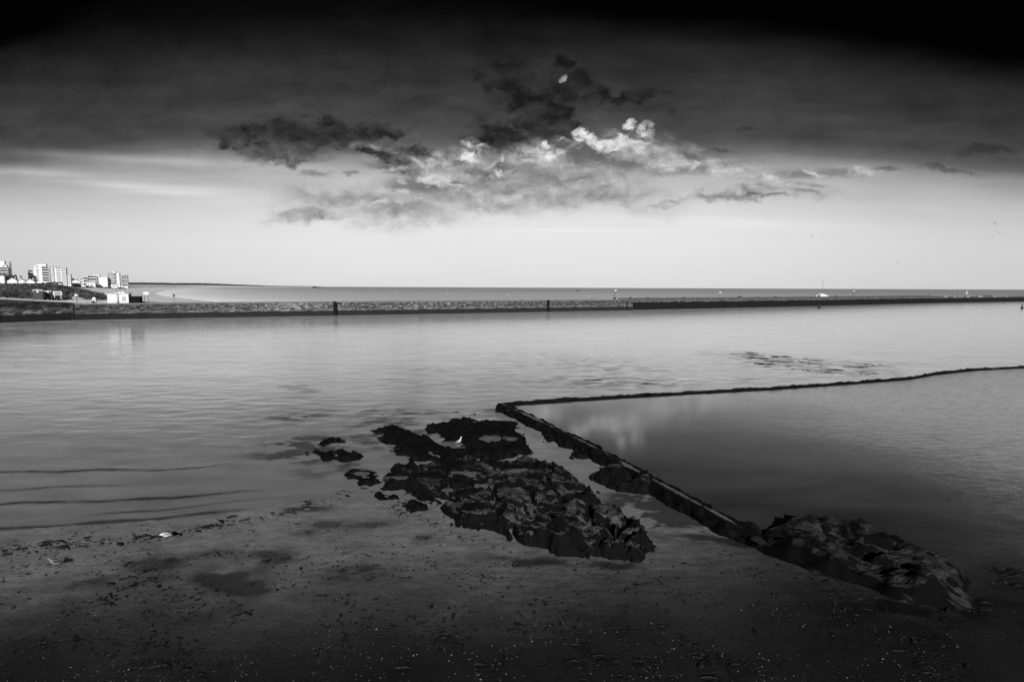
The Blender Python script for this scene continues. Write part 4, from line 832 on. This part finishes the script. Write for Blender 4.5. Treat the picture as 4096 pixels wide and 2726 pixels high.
p_ = onquay(374, 1208); k = p_.y/F; r = empty('folding_sign', p_, .2, 'small white folding sign standing on the sandy quay', 'sign')
MB().add([(-.45, 0, 0), (.45, 0, 0), (.3, .3, 1.15), (-.3, .3, 1.15), (-.45, .06, 0), (.45, .06, 0), (.3, .36, 1.15), (-.3, .36, 1.15)], [(0, 1, 2, 3), (4, 7, 6, 5), (0, 4, 5, 1), (1, 5, 6, 2), (2, 6, 7, 3), (3, 7, 4, 0)]).build('front_board', M['white_paint'], r)
MB().add([(-.45, .7, 0), (.45, .7, 0), (.3, .4, 1.15), (-.3, .4, 1.15), (-.45, .76, 0), (.45, .76, 0), (.3, .46, 1.15), (-.3, .46, 1.15)], [(0, 1, 2, 3), (4, 7, 6, 5), (0, 4, 5, 1), (1, 5, 6, 2), (2, 6, 7, 3), (3, 7, 4, 0)]).build('back_board', M['white_paint'], r)
MB().box(-.2, .2, .02, .08, .45, .8).build('notice', M['grey'], r)
o = MB().loft([(-.5, .1, .05, .05), (-.3, .2, .3, .25), (.1, .22, .35, .28), (.5, .1, .1, .08)], 8).build('stone', M['rubble']); o.location = onquay(374, 1211); tag(o, 'dark stone in front of the folding sign', 'stone')
# white hut and black store
p_ = onquay(474, 1213.5); p_.z = 3.84; k0 = p_.y/F; phi = math.atan2(-p_.x, p_.y); HROT = .46; k = k0*math.cos(phi)/math.cos(phi-HROT); wl, wr, hh = -43*k, 42*k, 37*k0
r = empty('beach_hut', p_, HROT, 'white flat roofed hut on the quay behind the harbour wall', 'hut')
MB().box(wl, wr, 0, 4.2, 0, hh).build('wall', M['white_paint'], r, bevel=.02)
rf = MB().box(wl-.15, wr+.1, -.2, 4.4, hh, hh+.12).build('roof', M['offwhite'], r)
MB().add([(-18*k, .6, hh+.12), (30*k, .6, hh+.12), (20*k, .8, hh+.48), (-4*k, .8, hh+.4), (-18*k, 3, hh+.12), (30*k, 3, hh+.12), (20*k, 2.6, hh+.48), (-4*k, 2.6, hh+.4)], [(0, 1, 2, 3), (4, 7, 6, 5), (0, 4, 5, 1), (1, 5, 6, 2), (2, 6, 7, 3), (3, 7, 4, 0)]).build('roof_light', M['white_paint'], rf)
wf = MB().box(15*k, 29*k, -.06, .03, 13*k, 33*k).build('window', M['grey'], r); mb = MB()
for i in range(2):
    for j in range(3): mb.box((17+i*5.5)*k, (21.5+i*5.5)*k, -.09, -.055, (14.5+j*6)*k, (19+j*6)*k)
mb.build('pane', M['offwhite'], wf); MB().box(13.5*k, 30.5*k, -.14, .0, 11.8*k, 13*k).build('sill', M['steel'], wf)
MB().box(-.03, .03, -.03, .0, .05, hh-.05).build('downpipe', M['grey'], r)
HV = Vector((math.cos(HROT), math.sin(HROT), 0)); p2 = p_+HV*42.5*k; r = empty('black_store', p2, HROT, 'black painted lean-to store attached to the right end of the white hut', 'store')
MB().box(.02, 46*k, .1, 3.6, 0, 31*k).build('wall', M['black_paint'], r, bevel=.02); MB().box(.02, 46.5*k, 0, 3.7, 31*k, 31*k+.08).build('roof', M['slate'], r); MB().box(.02, 7*k, .0, 1.2, 31*k+.08, 38.5*k).build('vent_housing', M['black_paint'], r, bevel=.03)
fp = p_-HV*1.5*k+Vector((.2, -.5, 0)); r = empty('flagpole', fp, HROT, 'tall thin bare flagpole in front of the white hut', 'flagpole')
MB().tube([(0, 0, 0), (0, 0, 73*k)], [.08, .05], 8).build('pole', M['steel'], r); MB().box(-.18, .18, -.18, .18, 0, .3).build('base', M['grey'], r); MB().loft([(-.1, 73*k, .03, .03), (0, 73*k, .1, .1), (.1, 73*k, .03, .03)], 8).build('finial', M['steel'], r)
o = MB().tube([(0, 0, hh), (0, 0, hh+24*k)], .035, 6).build('radio_mast', M['steel']); o.location = p_+HV*40*k+Vector((-.9, 1.8, 0)); tag(o, 'thin aerial rod rising from the right corner of the hut roof', 'aerial')
# sign boards right of the hut
def board(u, v, w, h, leg, mat, label, name='sign_board'):
    p_ = onquay(u, v); k = p_.y/F; r = empty(name, p_, .5, label, 'sign')
    MB().box(-w*k/2, w*k/2, -.05, .03, leg*k, (leg+h)*k).build('panel', M[mat], r, bevel=.02)
    for s_ in (-1, 1): MB().box(s_*w*.33*k-.05, s_*w*.33*k+.05, -.02, .06, -2, leg*k+.2).build('leg', M['post_pale'], r)
board(586, 1208, 18, 12, 29, 'white_paint', 'white sign board on two thin legs right of the black store')
board(697, 1208, 8, 11, 21, 'timber', 'small dark sign on thin legs alone behind the harbour wall')
# fence of beach posts left of hut
for i in range(6):
    p_ = onquay(411+i*4, 1196); o = MB().box(-.08, .08, -.08, .08, -.5, 1.2).build('fence_post', M['post_pale']); o.location = p_; tag(o, 'thin pale beach fence post left of the white hut', 'fence post', 'fence posts left of the hut')
# ------------------------------------------------------------------ boats and buoys
def waterpt(u, v): return gp(u, v, 0)
w0 = waterpt(3288, 1185.5); k = w0.y/F
r = empty('catamaran', w0, R(18), 'white moored catamaran with a tall thin mast beyond the breakwater', 'catamaran')
for s_ in (-1, 1): MB().loft([(-5.2, .5, .55, .5), (-4.5, .5, .75, .8), (0, .5, .8, .9), (4, .65, .5, .8), (5.8, .95, .05, .35)], 10).build('hull', M['buoy_white'], r, True).location = (0, s_*2.6, 0)
MB().box(-4.4, 3.2, -2.4, 2.4, 1.0, 1.5, .1).build('deck', M['white_paint'], r, bevel=.08)
cb = MB().add([(-4, -2.2, 1.5), (2.8, -2.0, 1.5), (2.8, 2.0, 1.5), (-4, 2.2, 1.5), (-3.2, -1.8, 2.9), (.8, -1.5, 3.0), (.8, 1.5, 3.0), (-3.2, 1.8, 2.9)], [(0, 3, 2, 1), (4, 5, 6, 7), (0, 1, 5, 4), (1, 2, 6, 5), (2, 3, 7, 6), (3, 0, 4, 7)]).build('cabin', M['white_paint'], r, bevel=.1)
MB().box(-2.6, .9, -2.02, -1.93, 2.0, 2.35).build('window', M['glass_dark'], cb)
MB().tube([(.3, 0, 2.9), (.3, 0, 73*k)], [.17, .09], 8).build('mast', M['steel'], r); MB().tube([(.2, 0, 3.9), (-4.6, 0, 4.0)], [.28, .16], 8).build('boom', M['grey'], r, True)
for s_ in (-1, 1): MB().tube([(.3, 0, 66*k), (-1, s_*2.6, 1.3)], .02, 4).build('shroud', M['steel'], r)
def smallboat(u, v, L_, mat, label, rz, cabin=True):
    w = waterpt(u, v); r = empty('motor_boat', w, rz, label, 'boat'); h = L_/6.5
    MB().loft([(-.5*L_, .35*h, .15*L_, .4*h), (-.2*L_, .35*h, .17*L_, .55*h), (.2*L_, .42*h, .14*L_, .6*h), (.5*L_, .9*h, .01*L_, .15*h)], 10).build('hull', M[mat], r, True)
    if cabin: c = MB().box(-.15*L_, .18*L_, -.09*L_, .09*L_, .8*h, 1.7*h, .03*L_).build('cabin', M[mat], r, bevel=.04); MB().box(-.10*L_, .12*L_, -.095*L_, .095*L_, 1.15*h, 1.4*h).build('window', M['glass_dark'], c)
    MB().box(-.54*L_, -.49*L_, -.03*L_, .03*L_, .1*h, 1.1*h).build('outboard_motor', M['black_paint'], r)
smallboat(2881, 1171, 7.2, 'buoy_white', 'small white motor boat out at sea left of the catamaran', R(20)); smallboat(2311, 1163.5, 9.5, 'black_paint', 'small dark boat low on the horizon behind the harbour wall', R(5), False)
def buoy(u, v, s, label, grp='white mooring buoys out at sea'):
    w = waterpt(u, v); r = empty('mooring_buoy', w, 0, label, 'buoy', grp)
    MB().loft([(-.5, 0, .12, .12), (-.42, 0, .38, .36), (-.15, 0, .6, .58), (.15, 0, .6, .58), (.42, 0, .38, .36), (.5, 0, .12, .12)], 10).build('float', M['buoy_white'], r, True).location.z = .35
    MB().tube([(0, 0, .8), (0, 0, 1.25)], .06, 6).build('ring', M['dark_grey'], r); r.scale = (s, s, s)
for u, v in ((1142, 1164), (1162, 1164), (1197, 1156.5), (1232, 1158.5), (1255, 1160.5), (1294.5, 1165), (1425, 1166.5), (1584, 1170), (1790, 1174), (2032, 1179), (2353, 1185)):
    buoy(u, v, max(.9, waterpt(u, v).y/F*2.0), 'small round white buoy floating on the sea beyond the wall')
def chanbuoy(u, v, hpx, wpx, label, fat):
    w = waterpt(u, v); k = w.y/F; r = empty('channel_buoy', w, 0, label, 'buoy'); W_ = wpx*k/2; H_ = hpx*k
    MB().tube([(0, 0, -.3), (0, 0, .05), (0, 0, .35*fat), (0, 0, .6*fat)], [W_*.7, W_, W_*.9, W_*.35], 14).build('float', M['black_paint'], r, True)
    MB().tube([(0, 0, .5*fat), (0, 0, H_*.85)], [W_*.5, W_*.38] if fat < 1 else [W_*.25, W_*.12], 10).build('tower', M['dark_grey'], r, True)
    MB().tube([(0, 0, H_*.83), (0, 0, H_)], [W_*.36, W_*.12], 8).build('topmark', M['dark_grey'], r)
chanbuoy(3276, 1231.5, 12, 14, 'squat dark channel buoy in front of the breakwater below the catamaran', 1.0); chanbuoy(4088, 1233, 17, 11, 'upright dark channel buoy at the right edge of the channel', .8)
w = waterpt(3868, 1174); r = empty('sailing_boat', w, 0, 'tiny distant white sail on the horizon at right', 'sailing boat'); MB().loft([(-2, .3, .5, .4), (0, .3, .8, .6), (2.4, .5, .05, .2)], 8).build('hull', M['buoy_white'], r, True); MB().add([(0, 0, 1), (-2, .1, 1), (0, 0, 6), (0, .08, 1), (-2, .18, 1), (0, .08, 6)], [(0, 1, 2), (3, 5, 4), (0, 3, 4, 1), (1, 4, 5, 2), (2, 5, 3, 0)]).build('sail', M['white_paint'], r)
# ------------------------------------------------------------------ gulls
def gull(loc, rz, label, tilt=0., s=1.0, bodymat='feather_white', wingmat='feather_grey', neck=1.0, peck=False):
    r = empty('gull', loc, rz, label, 'gull'); r.scale = (s, s, s); hz = .135
    rings = [(-.20, hz+.005, .012, .006), (-.15, hz+.01, .03, .015), (-.09, hz+.012, .05, .045), (-.02, hz+.01, .062, .062), (.05, hz+.015, .058, .060), (.10, hz+.045*neck, .042, .046), (.125, hz+.085*neck, .030, .034), (.145, hz+.115*neck, .031, .032), (.175, hz+.122*neck, .026, .027), (.198, hz+.118*neck, .010, .012)]
    if peck: rings = rings[:5]+[(.10, hz+.02, .042, .042), (.14, hz+.015, .032, .032), (.175, hz+.0, .031, .031), (.20, hz-.012, .025, .026), (.22, hz-.022, .01, .012)]
    piv = Matrix.Translation((0, 0, hz)) @ Matrix.Rotation(-tilt, 4, 'Y') @ Matrix.Translation((0, 0, -hz))
    def fin(o): o.data.transform(piv); return o
    bd = fin(MB().loft(rings, 14).build('body', M[bodymat], r, True)); x_, z_ = rings[-1][0], rings[-1][1]
    fin(MB().tube([(x_-.005, 0, z_), (x_+.035, 0, z_-.004), (x_+.05, 0, z_-.014)], [.010, .007, .002], 6).build('beak', M['beak'], r))
    for q in (-1, 1):
        fin(MB().add([(.06, q*.060, hz+.035), (.0, q*.072, hz+.02), (-.1, q*.058, hz+.015), (-.24, q*.022, hz+.02), (-.12, q*.030, hz+.060), (-.02, q*.04, hz+.072), (.05, q*.045, hz+.06), (.0, q*.045, hz+.02), (-.1, q*.03, hz+.02)], [(0, 1, 2, 3, 4, 5, 6), (0, 7, 1), (1, 7, 8, 2), (2, 8, 3), (8, 4, 3), (7, 5, 4, 8), (0, 6, 5, 7)]).build('wing', M[wingmat], r))
        MB().tube([(.0, q*.025, hz-.04), (.01, q*.025, .06), (0, q*.025, .004), (.035, q*.03, .003)], [.014, .009, .008, .006], 6).build('leg', M['beak'], r)
    return r
def topz(x, y, names=('rock_outcrop', 'weed_ledge', 'pool_wall', 'near_wall', 'far_wall')):
    dg = bpy.context.evaluated_depsgraph_get(); hit, l, *_ = S.ray_cast(dg, Vector((x, y, 5)), Vector((0, 0, -1))); return l.z if hit else float(zsand(x, y))
bpy.context.view_layer.update()
g = gp(1838, 1758, .25); gull((g.x, g.y, topz(g.x, g.y)-.005), R(10), 'bright white gull standing upright on the black seaweed ledge', .45, 1.0, neck=1.15)
g = gp(2357, 1585, .62); gull((g.x, g.y, topz(g.x, g.y)-.005), R(-15), 'white gull resting on the far pool wall', .1, 1.0)
g = gp(664, 2148, .12); gull((g.x, g.y, float(zsand(g.x, g.y))), R(172), 'pale gull bending forward on the wet sand near the waterline', 0, 1.0, neck=.5, peck=True)
g = gp(222, 2258, .2); gull((g.x, g.y, float(zsand(g.x, g.y))), R(196), 'dark winged gull standing on the sand at lower left', .15, .95, 'feather_dull', 'feather_dark', neck=.85)
def flygull(u, v, Y, label, rz, s, bank):
    p_ = at(u, v, Y); r = empty('flying_gull', p_, rz, label, 'gull'); r.scale = (s, s, s); r.rotation_euler = (bank, 0, rz)
    MB().loft([(-.22, 0, .03, .01), (-.1, 0, .05, .045), (.05, 0, .055, .05), (.15, .015, .035, .035), (.2, .01, .012, .012)], 10).build('body', M['feather_dark'], r, True)
    for q in (-1, 1): MB().add([(.08, q*.04, .02), (-.07, q*.04, .02), (.10, q*.3, .10), (-.03, q*.3, .10), (-.08, q*.65, .05), (.08, q*.04, .035), (-.07, q*.04, .03), (.10, q*.3, .115), (-.03, q*.3, .11), (-.09, q*.65, .06)], [(0, 1, 3, 2), (2, 3, 4), (5, 7, 8, 6), (7, 9, 8), (0, 2, 7, 5), (1, 6, 8, 3), (2, 4, 9, 7), (3, 8, 9, 4)]).build('wing', M['feather_dark'], r)
for u, v, rz, s, bank, lab in ((3980, 894, 20, 1.3, .5, 'highest of the dark gulls flying at the far right'), (3998, 932, 35, 1.2, .4, 'dark gull flying just below the highest one at far right'), (3969, 946, 10, .8, .2, 'lowest of the three gulls flying close together at far right'), (3734, 930, 30, .8, .5, 'single small gull flying left of the three gulls'), (3243, 938, 15, .8, .1, 'upper of two tiny gulls flying above the catamaran'), (3249, 945, 5, .8, .3, 'lower of two tiny gulls flying above the catamaran'), (3593, 1049, 20, .9, .4, 'small gull flying low right of the catamaran mast'), (3168, 1090, 25, .9, .4, 'small gull flying low left of the catamaran mast'), (278, 873, 10, .8, .2, 'lone tiny gull high in the sky at left'), (2536, 1137, 0, .6, .1, 'tiny gull just above the horizon over the breakwater start')):
    flygull(u, v, 150, lab, R(rz), s*1.1, bank)
# ------------------------------------------------------------------ beach litter: weed scraps, shells
rnd = random.Random(11); nr = np.random.RandomState(12)
rockpolys = [np.array([gp(u, v, .05)[:2] for u, v in q]) for q in (r7([(600, 500), (1300, 450), (1900, 650), (2230, 900), (2230, 1060), (2000, 1110), (1400, 1000), (900, 880), (850, 720), (600, 680)]), r8([(860, 430), (1400, 400), (2050, 640), (2150, 900), (1900, 900), (1300, 700), (860, 520)]))]
def samp(n, vlo=2080, vhi=2760, bias=1.0, clump=3):
    out = []
    while len(out) < n:
        u = nr.uniform(-60, 4150); v = vlo+(vhi-vlo)*nr.uniform()**bias; g = gp(u, v, .3); zz_ = float(zsand0(g.x, g.y)); g = gp(u, v, zz_)
        if zz_ < .03 or (u > 3800 and v < 2300): continue
        if clump and float(fbm(np.array([g.x]), np.array([g.y*1.5]), 3, .45, clump)[0]) < nr.uniform(-.35, .45): continue
        if any(float(sdist(np.array([g.x]), np.array([g.y]), P_)[0]) > -.05 for P_ in rockpolys): continue
        out.append((g.x, g.y, float(zsand(g.x, g.y))))
    return out
def weedshape(L_, W_, seed, curve=.3, n=9):
    q = random.Random(seed); vs = []; fs = []; ph = q.uniform(0, 6); a0 = 0
    for i in range(n):
        t_ = i/(n-1); x = (t_-.5)*L_; y = math.sin(t_*4+ph)*curve*L_*.3; w = W_*(math.sin(math.pi*(t_*.9+.05))**.6)*q.uniform(.55, 1.2)
        vs += [(x, y-w, 0), (x, y-w*.5, W_*q.uniform(.3, .8)), (x, y+w*.5, W_*q.uniform(.3, .8)), (x, y+w, 0)]
    for i in range(n-1):
        for k in range(3): fs.append((i*4+k, i*4+k+1, i*4+5+k, i*4+4+k))
    fs += [(0, 1, 2, 3), ((n-1)*4+3, (n-1)*4+2, (n-1)*4+1, (n-1)*4)]
    return vs, fs
wm = []
for i, (L_, W_, c) in enumerate([(.30, .030, .3), (.22, .05, .1), (.45, .03, .7), (.16, .045, .1), (.30, .02, .9), (.12, .05, 0)]):
    me = bpy.data.meshes.new('seaweed_scrap'); vs, fs = weedshape(L_, W_, i, c); me.from_pydata(vs, [], fs); me.materials.append(M['weed_bit']); wm.append(me)
def wrackline(n):
    out = []
    lines = [[(0, 2195), (170, 2187), (330, 2172), (480, 2160), (620, 2145), (760, 2118), (900, 2090), (1100, 2060), (1350, 1985)], [(1200, 2030), (1330, 1990), (1450, 1960), (1500, 1930)], [(1330, 1960), (1450, 1940), (1540, 1955)], [(1540, 2040), (1600, 2010), (1700, 2000)], [(1480, 1985), (1640, 2050), (1760, 2110), (1900, 2160), (2100, 2215), (2350, 2262), (2560, 2270)], [(1500, 2010), (1700, 2075), (1850, 2150)], [(3000, 2190), (3250, 2250), (3500, 2350), (3800, 2440), (3960, 2440)], [(3950, 2290), (4096, 2310)], [(3950, 2340), (4110, 2350)], [(330, 2340), (520, 2300), (650, 2262), (780, 2220), (1000, 2200)], [(400, 2400), (560, 2330), (720, 2300)]]
    for _ in range(n):
        l = lines[0] if rnd.random() < .45 else rnd.choice(lines[1:]); i = rnd.randrange(len(l)-1); t_ = rnd.random(); u = l[i][0]*(1-t_)+l[i+1][0]*t_; v = l[i][1]*(1-t_)+l[i+1][1]*t_+rnd.gauss(0, 9); g = gp(u, v, .1); g = gp(u, v, float(zsand0(g.x, g.y)))
        out.append((g.x, g.y, float(zsand(g.x, g.y))))
    return out
pos = wrackline(110)+samp(150, 2110, 2740, .9)
for i, (x, y, z_) in enumerate(pos):
    o = bpy.data.objects.new('seaweed_scrap', wm[rnd.randrange(6)]); COL.objects.link(o); o.location = (x, y, z_+.002); o.rotation_euler = (0, 0, rnd.gauss(.15, .35) if i < 110 else rnd.gauss(.15, .8)); s = rnd.uniform(.5, 1.25)*(1.3 if i < 110 else .95); o.scale = (s, s, s)
    tag(o, 'dark scrap of seaweed washed up on the sand', 'seaweed', 'seaweed scraps on the sand')
mb = MB()
for (x, y, z_) in samp(3000, 2085, 2760, .8)+wrackline(900):
    L_ = rnd.uniform(.02, .10); W_ = L_*rnd.uniform(.2, .5); vs, fs = weedshape(L_, W_, rnd.random(), .3, 4); a_ = rnd.gauss(.15, .6); c, q = math.cos(a_), math.sin(a_)
    mb.add([(x+vx*c-vy*q, y+vx*q+vy*c, z_+vz*.6) for vx, vy, vz in vs], fs)
tag(mb.build('seaweed_crumbs', M['weed_bit']), 'countless dark crumbs of weed and grit strewn over the beach', 'seaweed', kind='stuff')
sm = []
for i in range(3):
    b0 = bmesh.new(); bmesh.ops.create_icosphere(b0, subdivisions=2, radius=.03)
    for v in b0.verts: v.co.z *= .4; v.co.x *= 1.3-.2*i; v.co *= 1+.18*math.sin(v.co.x*90+i*2+v.co.y*70)
    me = bpy.data.meshes.new('shell'); b0.to_mesh(me); b0.free(); me.materials.append(M['shell']); sm.append(me)
for (x, y, z_) in samp(130, 2150, 2750, .6, 7):
    o = bpy.data.objects.new('shell', sm[rnd.randrange(3)]); COL.objects.link(o); o.location = (x, y, z_+.006); o.rotation_euler = (rnd.uniform(-.3, .3), rnd.uniform(-.3, .3), rnd.uniform(0, 6)); s = rnd.uniform(.28, .62); o.scale = (s, s, s)
    tag(o, 'small pale shell lying on the dark sand', 'shell', 'shells on the sand')
mb = MB()
for (x, y, z_) in samp(800, 2200, 2780, .5, 7):
    s = rnd.uniform(.004, .013); a_ = rnd.uniform(0, 6.28); c, q = math.cos(a_), math.sin(a_)
    mb.add([(x-s*c, y-s*q, z_), (x+s*q, y-s*c, z_), (x+s*c, y+s*q, z_), (x-s*q, y+s*c, z_), (x, y, z_+s)], [(0, 1, 4), (1, 2, 4), (2, 3, 4), (3, 0, 4)])
tag(mb.build('shell_grit', M['shell']), 'pale shell grit sprinkled over the dark foreground sand', 'shell grit', kind='stuff')
